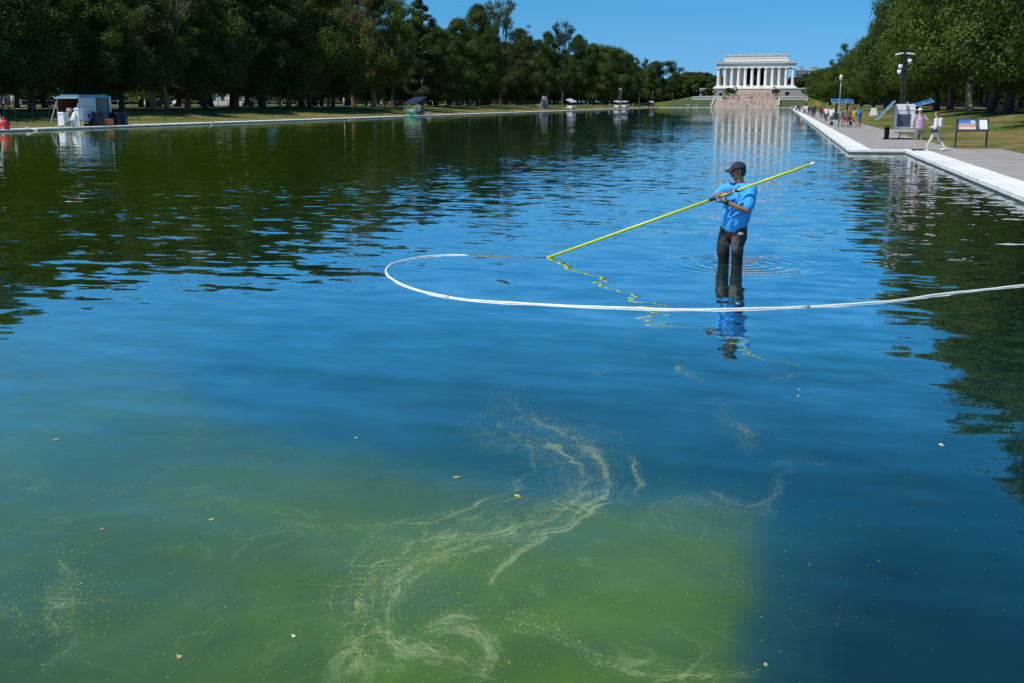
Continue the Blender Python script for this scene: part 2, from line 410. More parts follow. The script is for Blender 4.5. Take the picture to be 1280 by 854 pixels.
MB().box(ax0 + .4, ax1 - .4, 4.8, DEP - 4.8, za - .4 + .003, za).build('roof', MARBG, mem)

# terrace podium (retaining wall), its central stairs
TY = 830.
def X_(px, Y, py=115): return atY(px, py, Y).x
t0, t1 = X_(874.6, TY), X_(1011, TY)
zt, zl = mz(111.3, TY), mz(120.2, TY)
s0, s1 = X_(920.5, TY), X_(965.5, TY)
ter = thing('terrace', 'grey granite terrace wall under the marble memorial', 'terrace', (0, TY, 0))
for a, b_ in ((t0, s0 - 2.0), (s1 + 2.0, t1)):
    nb = 14
    for i in range(nb):
        MB().box(a + (b_ - a) * i / nb + .03, a + (b_ - a) * (i + 1) / nb - .03, 0, 1.2, zl, zt).build('wall_panel', GRAN, ter)
    MB().box(a - .3, b_ + .3, -.3, 1.5, zt + .004, zt + .6).build('wall_cap', WHITEST, ter)
MB().box(t0, t1, 1.2, MY + 60 - TY, zl - 1, zt).build('terrace_top', GRASS, ter)
mb = MB().box(s0 - 2, s0 - .1, -2, 10, zl, zt + 1.2); mb.box(s0 - 2.3, s0 + .1, -2.3, 10, zt + 1.2, zt + 1.7); mb.build('stair_cheek', MARBW, ter)
mb = MB().box(s1 + .1, s1 + 2, -2, 10, zl, zt + 1.2); mb.box(s1 - .1, s1 + 2.3, -2.3, 10, zt + 1.2, zt + 1.7); mb.build('stair_cheek', MARBW, ter)
def stairs(name, x0, x1, y0, y1, z0, z1, n, m, parent=None):
    mb = MB()
    for i in range(n):
        mb.box(x0, x1, y0 + (y1 - y0) * i / n, y1 + .02 * i, z0 + (z1 - z0) * i / n - (.002 if i else .6), z0 + (z1 - z0) * (i + 1) / n)
    return mb.build(name, m, parent)
stairs('stair', s0, s1, -16, 4, zl, zt + .2, 30, STEPM, ter)
stairs('stair', s0 - 1, s1 + 1, 8, 27, zt + .2, zf - .3, 9, MARB, ter)
# approach terrain beyond the pool
zp = .17
q = lambda px, Y: X_(px, Y)
mb = MB().box(XL - 3, 14, YF + 1.01, 572, -.5, .155); tag(mb.build('far_plaza', PAVE), kind='structure')
stA = thing('lower_staircase', 'broad pink granite stairs rising from the far end of the pool', 'stairs', (0, 0, 0))
zA0, zA1, zA2 = .16, atY(940, 124.2, 600).z, atY(940, 119.8, 700).z
stairs('stair', q(893, 585), q(973, 585), 572, 600, zA0, zA1, 24, STEPM, stA)
MB().box(q(893, 585), q(973, 585), 600.03, 650, 0, zA1 - .03).build('landing', STEPM, stA)
stairs('stair', q(907, 690), q(971, 690), 650.03, 700, zA1 - .01, zA2, 20, STEPM, stA)
MB().box(q(880, 720) , q(1000, 720), 700.1, 829, 0, zA2 - .02).build('landing', STEPM, stA)
for sx, a, b_ in (('l', q(890.5, 585), q(893, 585)), ('r', q(973, 585), q(975.5, 585))):
    mb = MB().add([(a, 571, .1), (b_, 571, .1), (b_, 571, 1.2), (a, 571, 1.2), (a, 601, .1), (b_, 601, .1), (b_, 601, zA1 + .9), (a, 601, zA1 + .9)], [(0, 1, 2, 3), (5, 4, 7, 6), (3, 2, 6, 7), (0, 3, 7, 4), (1, 5, 6, 2)])
    mb.build('stair_cheek', GRAN, stA)
# slopes and low white walls either side
EMB = mat('hedge_slope_grass', (.045, .075, .018), .9, .25, .6)
for side, pa, pb in (('l', 838, 890.5), ('r', 975.5, 1008)):
    xa, xb = q(pa, 590), q(pb, 590)
    mb = MB().add([(xa, 575, .15), (xb, 575, .15), (xb, 605, atY(940, 124.6, 605).z), (xa, 605, atY(940, 124.6, 605).z)], [(0, 1, 2, 3)])
    tag(mb.build('grass_bank', EMB), kind='structure')
    wl = thing('low_wall', 'long low white wall %s the broad stairs' % ('to the left of' if side == 'l' else 'to the right of'), 'wall', (0, 606, 0))
    xa2, xb2 = q(866 if side == 'l' else 975.5, 606), q(903 if side == 'l' else 1010, 606)
    z0_, z1_ = atY(940, 124.6, 606).z, atY(940, 120.6, 606).z
    for i in range(8): MB().box(xa2 + (xb2 - xa2) * i / 8 + .02, xa2 + (xb2 - xa2) * (i + 1) / 8 - .02, 0, .8, z0_ - 1, z1_ - .5).build('wall_panel', WHITEST, wl)
    MB().box(xa2 - .2, xb2 + .2, -.2, 1.0, z1_ - .496, z1_).build('wall_cap', WHITEST, wl)
    u0, u1 = (q(850, 606), xb2) if side == 'l' else (xa2, q(1008.5, 606))
    mb = MB().add([(u0, 607, z0_ - .1), (u1, 607, z0_ - .1), (u1, 700, zA2 - .3), (u0, 700, zA2 - .3), (u1, 829, zl + .2), (u0, 829, zl + .2)], [(0, 1, 2, 3), (3, 2, 4, 5)])
    e_ = u0 if side == 'l' else u1; f_ = e_ - 26 if side == 'l' else e_ + 26; pr_ = [(607, z0_ - .1), (700, zA2 - .3), (829, zl + .2)]
    mb.add([(e_, y_, z_) for y_, z_ in pr_] + [(f_, y_, 1.2) for y_, z_ in pr_] + [(e_, 600, .1), (f_, 575, .1)], [(0, 1, 4, 3), (1, 2, 5, 4), (6, 0, 3, 7)])
    tag(mb.build('upper_lawn', GRASS), kind='structure')
# hills of ground behind
tag(strip('far_terrain', [(-900, 1.0), (-400, 1.5), (-130, 3.), (-90, 7.), (60, 7.), (110, 1.6), (500, 1.0)], [831, 900, 2500], GRASS, 0), kind='structure')
for px, Y, zb_, r, side in ((887.5, 800, 0, 3.9, 'left of the grey terrace wall'), (880, 800, 0, 2.4, 'at the far left end of the terrace wall')):
    pass
# hotel block far beyond
HG = mat('hotel_facade', (.26, .28, .30), .7, .1, .05); HW = mat('hotel_glass', (.08, .13, .20), .25, .2, .1); HC_ = mat('pale_facade', (.50, .48, .44), .8, .1, .05)
def block(name, label, px0, px1, pyt, Y, m, floors, dy=30, roof=None):
    x0, x1 = X_(px0, Y), X_(px1, Y); z1 = atY(px0, pyt, Y).z
    t = thing(name, label, 'building', ((x0 + x1) / 2, Y, 0)); w2 = (x1 - x0) / 2
    MB().box(-w2, w2, 0, dy, 0, z1).build('wall', m, t)
    nb = max(3, int(2 * w2 / 4.2)); fh = 3.6
    me = MB().box(-1.5, 1.5, -.12, .2, 0, 2.3).mesh('window', HW); me2 = MB().box(-1.9, 1.9, -1.0, 0, -.25, 0).mesh('balcony', HC_)
    for f in range(floors):
        z = z1 - 1.2 - fh * (f + 1) + .9
        for i in range(nb):
            x = -w2 + (i + .5) * 2 * w2 / nb
            o = mesh_obj('window', me, t); o.location = (x, 0, z); o.scale = (w2 / nb / 2.1, 1, 1)
            o = mesh_obj('balcony', me2, t); o.location = (x, -.15, z); o.scale = (w2 / nb / 2.1, 1, 1)
    MB().box(-w2 - .4, w2 + .4, -.5, dy + .4, z1 + .004, z1 + .9).build('roof', HC_, t)
    if roof: MB().box(-w2 * roof, w2 * roof, 6, dy - 6, z1 + .9, z1 + 5.5).build('roof_house', HG, t)
    return t
block('hotel', 'grey gridded hotel block just right of the memorial', 993, 1009, 88.2, 1500, HG, 6, roof=.25)
block('hotel', 'stepped grey building with a raised roof house behind low trees', 1010, 1024, 88.8, 1540, HG, 5, roof=.6)
block('apartment_building', 'pale low building farthest right before the tree skyline', 1024.5, 1049, 88.9, 1580, HC_, 4, roof=.3)
# ------------------------------------------------------------------ water
def spaced(segs):
    out = []
    for a, b_, d in segs:
        n = max(1, int(round((b_ - a) / d))); out += [a + (b_ - a) * i / n for i in range(n)]
    out.append(segs[-1][1]); return np.array(out)
gx = spaced([(XL - .06, -30, 3), (-30, -14, .8), (-14, -7, .12), (-7, -3.6, .05), (-3.6, 1.4, .018), (1.4, 4.4, .06), (4.4, XR2 + .06, .09)])
gy = spaced([(YN - .06, 3, .2), (3, 6.8, .018), (6.8, 13.5, .045), (13.5, 20, .1), (20, 52, .5), (52, 120, 3), (120, YF + .06, 15)])
GX, GY = np.meshgrid(gx, gy); V = np.stack([GX.ravel(), GY.ravel(), np.zeros(GX.size)], 1)
nxg, nyg = len(gx), len(gy)
me = bpy.data.meshes.new('water'); me.vertices.add(len(V)); me.vertices.foreach_set('co', V.ravel())
ii = (np.arange(nyg - 1)[:, None] * nxg + np.arange(nxg - 1)[None, :]).ravel()
# leave out the dry corner beyond the step in the right edge
cxm = (gx[ii % nxg] + gx[ii % nxg + 1]) / 2; cym = gy[ii // nxg]
ii = ii[~((cxm > XR + .3) & (cym > YJ + .3))]
Fq = np.stack([ii, ii + 1, ii + nxg + 1, ii + nxg], 1)
me.loops.add(Fq.size); me.loops.foreach_set('vertex_index', Fq.ravel().astype(np.int32))
me.polygons.add(len(Fq)); me.polygons.foreach_set('loop_start', np.arange(0, Fq.size, 4, dtype=np.int32)); me.polygons.foreach_set('loop_total', np.full(len(Fq), 4, dtype=np.int32))
me.update(); me.validate()
# algae and scum, by where they float; mirrored sky and trees painted into the brightness
Pv = V.copy(); Pv[:, 1] = np.maximum(Pv[:, 1], 2.6)
PX, PY = projn(Pv)
wob = np.array([noise.noise(Vector((x * .55, y * .45, 1.7))) for x, y in V[:, :2]]) if len(V) < 400000 else 0
wob2 = np.array([noise.noise(Vector((x * 1.4, y * 1.2, 9.7))) for x, y in V[:, :2]])
AX = PX + 26 * wob + 9 * wob2; AY = PY + 22 * wob + 8 * wob2
ANCH = [  # (px, py, algae 0..1, brightness with reflections painted in)
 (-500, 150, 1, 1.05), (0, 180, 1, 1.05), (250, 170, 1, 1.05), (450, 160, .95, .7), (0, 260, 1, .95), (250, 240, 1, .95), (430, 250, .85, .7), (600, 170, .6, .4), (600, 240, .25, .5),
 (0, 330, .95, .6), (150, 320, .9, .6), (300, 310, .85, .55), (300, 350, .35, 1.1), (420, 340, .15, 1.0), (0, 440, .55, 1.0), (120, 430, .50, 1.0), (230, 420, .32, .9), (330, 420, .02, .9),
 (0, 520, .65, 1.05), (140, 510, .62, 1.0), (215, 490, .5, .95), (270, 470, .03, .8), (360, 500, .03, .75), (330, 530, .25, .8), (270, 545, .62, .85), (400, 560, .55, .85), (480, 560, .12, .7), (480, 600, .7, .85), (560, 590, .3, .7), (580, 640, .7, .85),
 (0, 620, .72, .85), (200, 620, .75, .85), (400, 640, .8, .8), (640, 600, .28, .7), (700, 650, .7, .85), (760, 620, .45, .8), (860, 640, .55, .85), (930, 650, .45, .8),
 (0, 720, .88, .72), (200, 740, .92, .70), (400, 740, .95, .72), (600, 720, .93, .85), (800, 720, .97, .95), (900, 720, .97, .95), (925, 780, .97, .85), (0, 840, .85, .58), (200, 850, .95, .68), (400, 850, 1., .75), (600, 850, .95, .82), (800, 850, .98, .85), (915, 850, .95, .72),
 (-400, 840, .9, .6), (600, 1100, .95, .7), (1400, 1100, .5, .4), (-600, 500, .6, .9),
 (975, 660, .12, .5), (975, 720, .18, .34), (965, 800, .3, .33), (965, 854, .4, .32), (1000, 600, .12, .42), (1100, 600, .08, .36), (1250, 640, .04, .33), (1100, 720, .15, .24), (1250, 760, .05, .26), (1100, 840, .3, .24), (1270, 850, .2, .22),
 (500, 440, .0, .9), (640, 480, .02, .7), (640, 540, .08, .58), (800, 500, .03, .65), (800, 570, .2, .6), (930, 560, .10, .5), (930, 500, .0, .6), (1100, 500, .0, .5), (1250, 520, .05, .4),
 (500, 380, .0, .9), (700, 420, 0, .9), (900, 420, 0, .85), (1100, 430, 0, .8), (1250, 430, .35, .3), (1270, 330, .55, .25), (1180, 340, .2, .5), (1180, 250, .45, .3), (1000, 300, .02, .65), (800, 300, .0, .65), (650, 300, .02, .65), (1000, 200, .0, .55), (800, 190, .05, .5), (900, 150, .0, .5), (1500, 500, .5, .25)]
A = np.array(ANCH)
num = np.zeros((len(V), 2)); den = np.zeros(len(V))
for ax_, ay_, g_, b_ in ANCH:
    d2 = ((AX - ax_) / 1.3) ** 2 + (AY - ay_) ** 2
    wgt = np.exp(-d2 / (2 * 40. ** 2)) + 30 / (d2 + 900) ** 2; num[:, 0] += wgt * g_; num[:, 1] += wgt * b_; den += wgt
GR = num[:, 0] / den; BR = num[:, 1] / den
# the sharp side of the cleaned lane (right of it the cloud of algae ends)
edge = 1 / (1 + np.exp(-np.clip((AX + 34 * wob2 - 950 + .10 * (AY - 700)) / 15, -30, 30))); low = 1 / (1 + np.exp(-np.clip((AY - 640) / 16, -30, 30)))
GR = GR * (1 - .75 * edge * low * (AX < 1300))
sg1 = lambda v: 1 / (1 + np.exp(-np.clip(v, -30, 30)))
yl = np.interp(AX, [225, 250, 330, 450, 560, 660, 760, 860, 950, 1000], [480, 512, 538, 560, 585, 606, 618, 628, 640, 650]); yU = np.interp(AX, [225, 330, 420, 470], [480, 410, 350, 300])
blue = sg1((AX - 232) / 12) * sg1((yl - AY) / 10) * sg1((AY - yU) / 22)
GR = GR * (1 - .85 * blue) + .5 * (1 - edge) * low * sg1((AX - 780) / 30) * sg1((958 - AX) / 10) + .28 * sg1((AY - yl) / 10) * sg1((940 - AX) / 12) * sg1((AX - 225) / 20) * sg1((700 - AY) / 25)
GR = np.clip(GR, 0, 1)
# swirls of scum: signed distance and run along hand-placed flow lines
LINES = [
 ([(640, 497), (628, 512), (650, 530), (690, 540), (722, 556), (738, 580), (728, 606), (700, 632), (655, 655), (600, 672), (545, 684), (490, 705), (450, 745), (440, 800), (455, 860)], 46, .60),
 ([(655, 500), (672, 530), (718, 548), (750, 572), (758, 600), (735, 632), (690, 664), (650, 690), (600, 728)], 13, 1.0),
 ([(760, 625), (735, 645), (700, 665), (660, 690), (625, 712), (592, 735)], 7, 1.6),
 ([(560, 525), (600, 545), (660, 555), (690, 580), (680, 610), (640, 640)], 12, .35),
 ([(700, 640), (650, 665), (560, 680), (500, 715), (470, 770), (500, 820), (560, 812), (600, 840)], 22, .8),
 ([(255, 668), (330, 662), (420, 660), (520, 655), (620, 640)], 8, .35),
 ([(530, 790), (560, 775), (600, 790), (620, 815), (600, 850)], 20, .8),
 ([(640, 775), (700, 790), (760, 830), (860, 845), (960, 840)], 14, .45),
 ([(905, 500), (900, 525), (930, 535), (925, 550), (945, 560)], 13, .55),
 ([(840, 455), (858, 468), (880, 474)], 4, .9), ([(728, 464), (764, 466)], 2.5, .9), ([(960, 472), (985, 472), (1000, 466)], 2.5, .5),
 ([(830, 640), (870, 622), (900, 636), (950, 642), (968, 620), (985, 592)], 12, .5), ([(965, 585), (1000, 572), (1040, 584)], 4, .5),
 ([(800, 400), (780, 430), (810, 450)], 10, .25), ([(0, 590), (40, 600), (70, 610)], 12, .4), ([(70, 690), (90, 730), (60, 780), (110, 790), (65, 840)], 16, .6), ([(250, 610), (330, 640), (440, 640)], 12, .2),
 ([(430, 700), (412, 760), (420, 830), (400, 870)], 14, .35), ([(610, 520), (640, 545), (700, 560), (715, 590)], 5, .7)]
_r = random.Random(3)
for base_i, k_n, sp_ in ((0, 9, 34), (1, 5, 16), (4, 5, 22), (6, 4, 16), (7, 3, 14), (12, 3, 12)):
    for k_ in range(k_n):
        b0 = LINES[base_i][0]; i0 = _r.randrange(0, max(1, len(b0) - 4)); i1 = min(len(b0), i0 + _r.randrange(3, 7)); ox, oy = _r.gauss(0, sp_), _r.gauss(0, sp_ * .5)
        LINES.append(([(x_ + ox + _r.gauss(0, 5), y_ + oy + _r.gauss(0, 3)) for x_, y_ in b0[i0:i1]], _r.uniform(2, 5), _r.uniform(.5, 1.0)))
LINES[1] = (LINES[1][0], 9, .85); LINES[2] = ([(762, 622), (742, 640), (716, 652), (700, 668), (668, 680), (650, 698), (622, 710), (600, 730)], 5.5, 1.05)
SC = np.zeros(len(V)); AC = PX * .0 ; AL = np.zeros(len(V)); BW = np.zeros(len(V))
near = (V[:, 1] < 13.5) & (V[:, 0] > -9)
idx = np.where(near)[0]
wob3 = np.array([noise.noise(Vector((x * 4.5, y * 4.5, 5.1))) for x, y in V[idx, :2]]); wob4 = np.array([noise.noise(Vector((x * 9, y * 9, 2.1))) for x, y in V[idx, :2]])
qx = PX[idx] + 7 * wob2[idx] + 11 * wob3 + 5 * wob4; qy = PY[idx] + 6 * wob2[idx] + 8 * wob3 - 4 * wob4
for pts, wd, st in LINES:
    # smooth the polyline
    P = np.array(pts, float)
    for _ in range(2):
        Qn = [P[0]]
        for a, b_ in zip(P, P[1:]): Qn += [a * .75 + b_ * .25, a * .25 + b_ * .75]
        Qn.append(P[-1]); P = np.array(Qn)
    best = np.full(len(idx), 1e9); sg = np.zeros(len(idx)); al = np.zeros(len(idx)); run = 0.
    for a, b_ in zip(P, P[1:]):
        d = b_ - a; L = np.hypot(*d) + 1e-9
        t = np.clip(((qx - a[0]) * d[0] + (qy - a[1]) * d[1]) / L / L, 0, 1)
        dx = qx - a[0] - t * d[0]; dy = qy - a[1] - t * d[1]; dist = np.hypot(dx, dy)
        mk = dist < best; best[mk] = dist[mk]; sg[mk] = np.sign(dx * d[1] - dy * d[0])[mk] * dist[mk]; al[mk] = (run + t * L)[mk]; run += L
    tt = al / run; wloc = wd * (.55 + .6 * np.sin(PI * np.clip(tt * .9 + .08, 0, 1)))
    g = np.exp(-(best / wloc) ** 2 * 1.4) * st
    end = np.clip(tt / .07, 0, 1) * np.clip((1 - tt) / .07, 0, 1)
    g *= .3 + .7 * end
    SC[idx] = np.maximum(SC[idx], g)
    up = g > BW[idx]; j = idx[up]
    BW[j] = g[up]; AL[j] = al[up] / 100; 
    AC[j] = sg[up] / 10 + run * .37
ca = me.color_attributes.new('float', 'FLOAT_COLOR', 'POINT')
ca.data.foreach_set('color', np.stack([GR, SC, BR, np.ones(len(V))], 1).astype(np.float32).ravel())
cb = me.color_attributes.new('flow', 'FLOAT_COLOR', 'POINT')
cb.data.foreach_set('color', np.stack([AC, AL, np.zeros(len(V)), np.ones(len(V))], 1).astype(np.float32).ravel())
me.polygons.foreach_set('use_smooth', [True] * len(me.polygons))

m, n, b = newmat('pool_water')
at1 = N(n, 'ShaderNodeAttribute', attribute_name='float'); at2 = N(n, 'ShaderNodeAttribute', attribute_name='flow')
sp = N(n, 'ShaderNodeSeparateColor'); n.links.new(at1.outputs['Color'], sp.inputs[0])
g, scm, br = sp.outputs
pos = N(n, 'ShaderNodeNewGeometry').outputs['Position']
cloud = noi(n, .9, 4, pos, .6, 1.2).outputs[0]
g2 = mth(n, 'MULTIPLY_ADD', mth(n, 'SUBTRACT', cloud, .5), .42, g, clamp=True)
clean = (.012, .078, .082); green = (.078, .152, .005)  # blue share of the clean tone stands in for reflected sky
c0 = mixc(n, g2, clean, green)
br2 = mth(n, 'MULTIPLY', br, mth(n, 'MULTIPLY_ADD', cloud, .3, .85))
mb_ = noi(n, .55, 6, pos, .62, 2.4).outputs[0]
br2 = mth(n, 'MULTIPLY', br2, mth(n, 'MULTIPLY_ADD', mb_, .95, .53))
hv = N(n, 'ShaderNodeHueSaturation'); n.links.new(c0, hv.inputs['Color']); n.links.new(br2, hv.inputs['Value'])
# scum film: streaks drawn out along the flow, curdled at a fine scale
mpf = N(n, 'ShaderNodeVectorMath', operation='MULTIPLY'); n.links.new(at2.outputs['Vector'], mpf.inputs[0]); mpf.inputs[1].default_value = (2.0, 1.5, 1)
wv = noi(n, 2.2, 3, pos, .6); wof = N(n, 'ShaderNodeVectorMath', operation='MULTIPLY_ADD'); n.links.new(wv.outputs['Color'], wof.inputs[0]); wof.inputs[1].default_value = (.9, .9, .9); n.links.new(mpf.outputs[0], wof.inputs[2])
def ridge(t, lo, hi):
    r_ = mth(n, 'SUBTRACT', 1.0, mth(n, 'ABSOLUTE', mth(n, 'MULTIPLY_ADD', t, 2.0, -1.0)))
    q = N(n, 'ShaderNodeMapRange'); q.interpolation_type = 'SMOOTHSTEP'; n.links.new(r_, q.inputs[0]); q.inputs[1].default_value = lo; q.inputs[2].default_value = hi; return q.outputs[0]
st = noi(n, 1.5, 6, wof.outputs[0], .68, .3).outputs[0]
fine = noi(n, 26, 3, pos, .7, 1.5).outputs[0]; mid = noi(n, 6.5, 4, pos, .7, 2.5).outputs[0]
fv = mth(n, 'ADD', mth(n, 'MULTIPLY', st, 1.0), mth(n, 'ADD', mth(n, 'MULTIPLY', mid, .55), mth(n, 'MULTIPLY', fine, .30)))
thr = mth(n, 'MULTIPLY_ADD', scm, -.46, 1.215)
film = mth(n, 'MULTIPLY', mth(n, 'SUBTRACT', fv, thr), 5.5, clamp=True)
film = mth(n, 'MULTIPLY', film, mth(n, 'MULTIPLY_ADD', scm, .75, .06, clamp=True))
# strings: ridges of noise drawn along the flow, and curdled marbling in the open
str1 = ridge(noi(n, .8, 3, wof.outputs[0], .48, .3).outputs[0], .93, .99)
str2 = ridge(noi(n, 1.5, 3, pos, .5, 1.6).outputs[0], .94, .995)
brk = ramp(n, noi(n, 1.7, 3, pos, .6).outputs[0], [(.44, (0, 0, 0)), (.62, (1, 1, 1))])
scm2 = mth(n, 'MULTIPLY_ADD', scm, 1.5, 0, clamp=True)
strs = mth(n, 'MULTIPLY', mth(n, 'MULTIPLY', mth(n, 'ADD', str1, mth(n, 'MULTIPLY', str2, .8)), brk), scm2)
grain = ramp(n, noi(n, 75, 2, pos, .6).outputs[0], [(.57, (0, 0, 0)), (.64, (1, 1, 1))])
gr_ = mth(n, 'MULTIPLY', mth(n, 'MULTIPLY', grain, scm2), mth(n, 'MULTIPLY', mid, .55))
openm = mth(n, 'MULTIPLY', mth(n, 'MULTIPLY', str2, brk), mth(n, 'MULTIPLY', g2, .16))
veil = mth(n, 'MULTIPLY', scm, .10)
fl = mth(n, 'ADD', mth(n, 'ADD', mth(n, 'MULTIPLY', film, 1.0), mth(n, 'MULTIPLY', strs, .55)), mth(n, 'ADD', mth(n, 'ADD', veil, gr_), openm), clamp=True)
basec = mixc(n, mth(n, 'MULTIPLY', fl, .7), hv.outputs[0], (.26, .33, .17))
dif = N(n, 'ShaderNodeBsdfDiffuse'); glo = N(n, 'ShaderNodeBsdfGlossy'); fre = N(n, 'ShaderNodeFresnel'); fre.inputs['IOR'].default_value = 1.33; mxs = N(n, 'ShaderNodeMixShader')
glo.inputs[0].default_value = (.97, 1, 1, 1)
gn2 = ramp(n, noi(n, 48, 2, pos, .6).outputs[0], [(.63, (0, 0, 0)), (.68, (1, 1, 1))]); gm = ramp(n, noi(n, 1.3, 3, pos, .6).outputs[0], [(.45, (0, 0, 0)), (.6, (1, 1, 1))])
basec = mixc(n, mth(n, 'MULTIPLY', mth(n, 'MULTIPLY', gn2, gm), mth(n, 'MULTIPLY', g2, mth(n, 'MULTIPLY_ADD', scm2, .8, .12)), clamp=True), basec, (.36, .42, .05))
n.links.new(basec, dif.inputs[0])
n.links.new(mth(n, 'MULTIPLY_ADD', fl, .3, .018), glo.inputs['Roughness'])
# waves: slope fields at several lengths, no derivative filtering
def slopes(scale, amp, off, detail=2, stretch=(1, 1, 1)):
    mp = N(n, 'ShaderNodeMapping'); mp.inputs['Location'].default_value = off; mp.inputs['Scale'].default_value = stretch; n.links.new(pos, mp.inputs[0])
    t = noi(n, scale, detail, mp.outputs[0], .5)
    s = N(n, 'ShaderNodeVectorMath', operation='SUBTRACT'); n.links.new(t.outputs['Color'], s.inputs[0]); s.inputs[1].default_value = (.5, .5, .5)
    v = N(n, 'ShaderNodeVectorMath', operation='MULTIPLY'); n.links.new(s.outputs[0], v.inputs[0]); v.inputs[1].default_value = (amp * .6, amp, 0)
    return v.outputs[0]
def vadd(a, b_):
    v = N(n, 'ShaderNodeVectorMath', operation='ADD'); n.links.new(a, v.inputs[0]); n.links.new(b_, v.inputs[1]); return v.outputs[0]
sx = N(n, 'ShaderNodeSeparateXYZ'); n.links.new(pos, sx.inputs[0])
# gusts: ruffled beyond about 16 m and toward the middle, smooth near the photographer and under the left bank
gust = noi(n, .045, 2, pos).outputs[0]
gust = ramp(n, gust, [(.38, (.45,) * 3), (.62, (1.25,) * 3)])
farm = N(n, 'ShaderNodeMapRange'); n.links.new(sx.outputs[1], farm.inputs[0]); farm.inputs[1].default_value = 7; farm.inputs[2].default_value = 24; farm.inputs[3].default_value = .40; farm.inputs[4].default_value = 1.0
cen = N(n, 'ShaderNodeMapRange'); n.links.new(sx.outputs[0], cen.inputs[0]); cen.inputs[1].default_value = -30; cen.inputs[2].default_value = -9; cen.inputs[3].default_value = .55; cen.inputs[4].default_value = 1.0
calm = N(n, 'ShaderNodeMapRange'); n.links.new(sx.outputs[1], calm.inputs[0]); calm.inputs[1].default_value = 15; calm.inputs[2].default_value = 55; calm.inputs[3].default_value = 1.0; calm.inputs[4].default_value = .30
amp = mth(n, 'MULTIPLY', mth(n, 'MULTIPLY', mth(n, 'MULTIPLY', gust, farm.outputs[0]), cen.outputs[0]), calm.outputs[0])
fineW = vadd(slopes(4.0, .24, (0, 0, 0), 1, (.5, 1, 1)), slopes(10, .08, (4, 1, 2), 2, (.6, 1, 1)))
fw = N(n, 'ShaderNodeVectorMath', operation='SCALE'); n.links.new(fineW, fw.inputs[0]); n.links.new(amp, fw.inputs['Scale'])
nearw = N(n, 'ShaderNodeMapRange'); n.links.new(N(n, 'ShaderNodeSeparateXYZ').outputs[1], nearw.inputs[0]); n.links.new(pos, nearw.inputs[0].links[0].from_node.inputs[0])
nearw.inputs[1].default_value = 10; nearw.inputs[2].default_value = 20; nearw.inputs[3].default_value = 1.0; nearw.inputs[4].default_value = .35
s2_ = N(n, 'ShaderNodeVectorMath', operation='SCALE'); n.links.new(slopes(2.2, .085, (13, 2, 0), 1, (.4, 1.2, 1)), s2_.inputs[0]); n.links.new(nearw.outputs[0], s2_.inputs['Scale'])
sw = vadd(slopes(.8, .045, (3, 7, 0), 1, (.35, 1.2, 1)), s2_.outputs[0])
# rings round the wading legs
cx_, cy_ = WADER[0], WADER[1]
dx = mth(n, 'SUBTRACT', sx.outputs[0], cx_ + .12); dy = mth(n, 'SUBTRACT', sx.outputs[1], cy_)
rr = mth(n, 'POWER', mth(n, 'ADD', mth(n, 'MULTIPLY', dx, dx), mth(n, 'MULTIPLY', dy, dy)), .5)
rw = mth(n, 'MULTIPLY_ADD', N(n, 'ShaderNodeTexNoise').outputs[0], 0, rr)
sn = mth(n, 'SINE', mth(n, 'MULTIPLY', rw, 30.0))
fo = mth(n, 'MULTIPLY', mth(n, 'SUBTRACT', 1.0, mth(n, 'DIVIDE', rr, 1.5), clamp=True), .15)
rs = mth(n, 'DIVIDE', mth(n, 'MULTIPLY', sn, fo), mth(n, 'MAXIMUM', rr, .05))
rv = N(n, 'ShaderNodeCombineXYZ'); n.links.new(mth(n, 'MULTIPLY', dx, rs), rv.inputs[0]); n.links.new(mth(n, 'MULTIPLY', dy, rs), rv.inputs[1])
sws = N(n, 'ShaderNodeVectorMath', operation='SCALE'); n.links.new(sw, sws.inputs[0]); n.links.new(calm.outputs[0], sws.inputs['Scale'])
tot = vadd(vadd(fw.outputs[0], sws.outputs[0]), rv.outputs[0])
up = N(n, 'ShaderNodeVectorMath', operation='ADD'); n.links.new(tot, up.inputs[0]); up.inputs[1].default_value = (0, 0, 1)
nm = N(n, 'ShaderNodeVectorMath', operation='NORMALIZE'); n.links.new(up.outputs[0], nm.inputs[0])
for q_ in (glo, fre): n.links.new(nm.outputs[0], q_.inputs['Normal'])
fac = mth(n, 'MULTIPLY', fre.outputs[0], 2.3, clamp=True); fac = mth(n, 'MINIMUM', fac, .88)
fac = mth(n, 'MULTIPLY', fac, mth(n, 'MULTIPLY_ADD', fl, -.5, 1.0))
n.links.new(fac, mxs.inputs[0]); n.links.new(dif.outputs[0], mxs.inputs[1]); n.links.new(glo.outputs[0], mxs.inputs[2]); n.nodes.remove(b); n.links.new(mxs.outputs[0], n.nodes['Material Output'].inputs[0])
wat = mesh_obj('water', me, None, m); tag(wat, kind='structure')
floor = MB().box(XL - .02, XR2 + .02, YN, YF, -.80, -.62).build('pool_floor', WALLC); tag(floor, kind='structure')

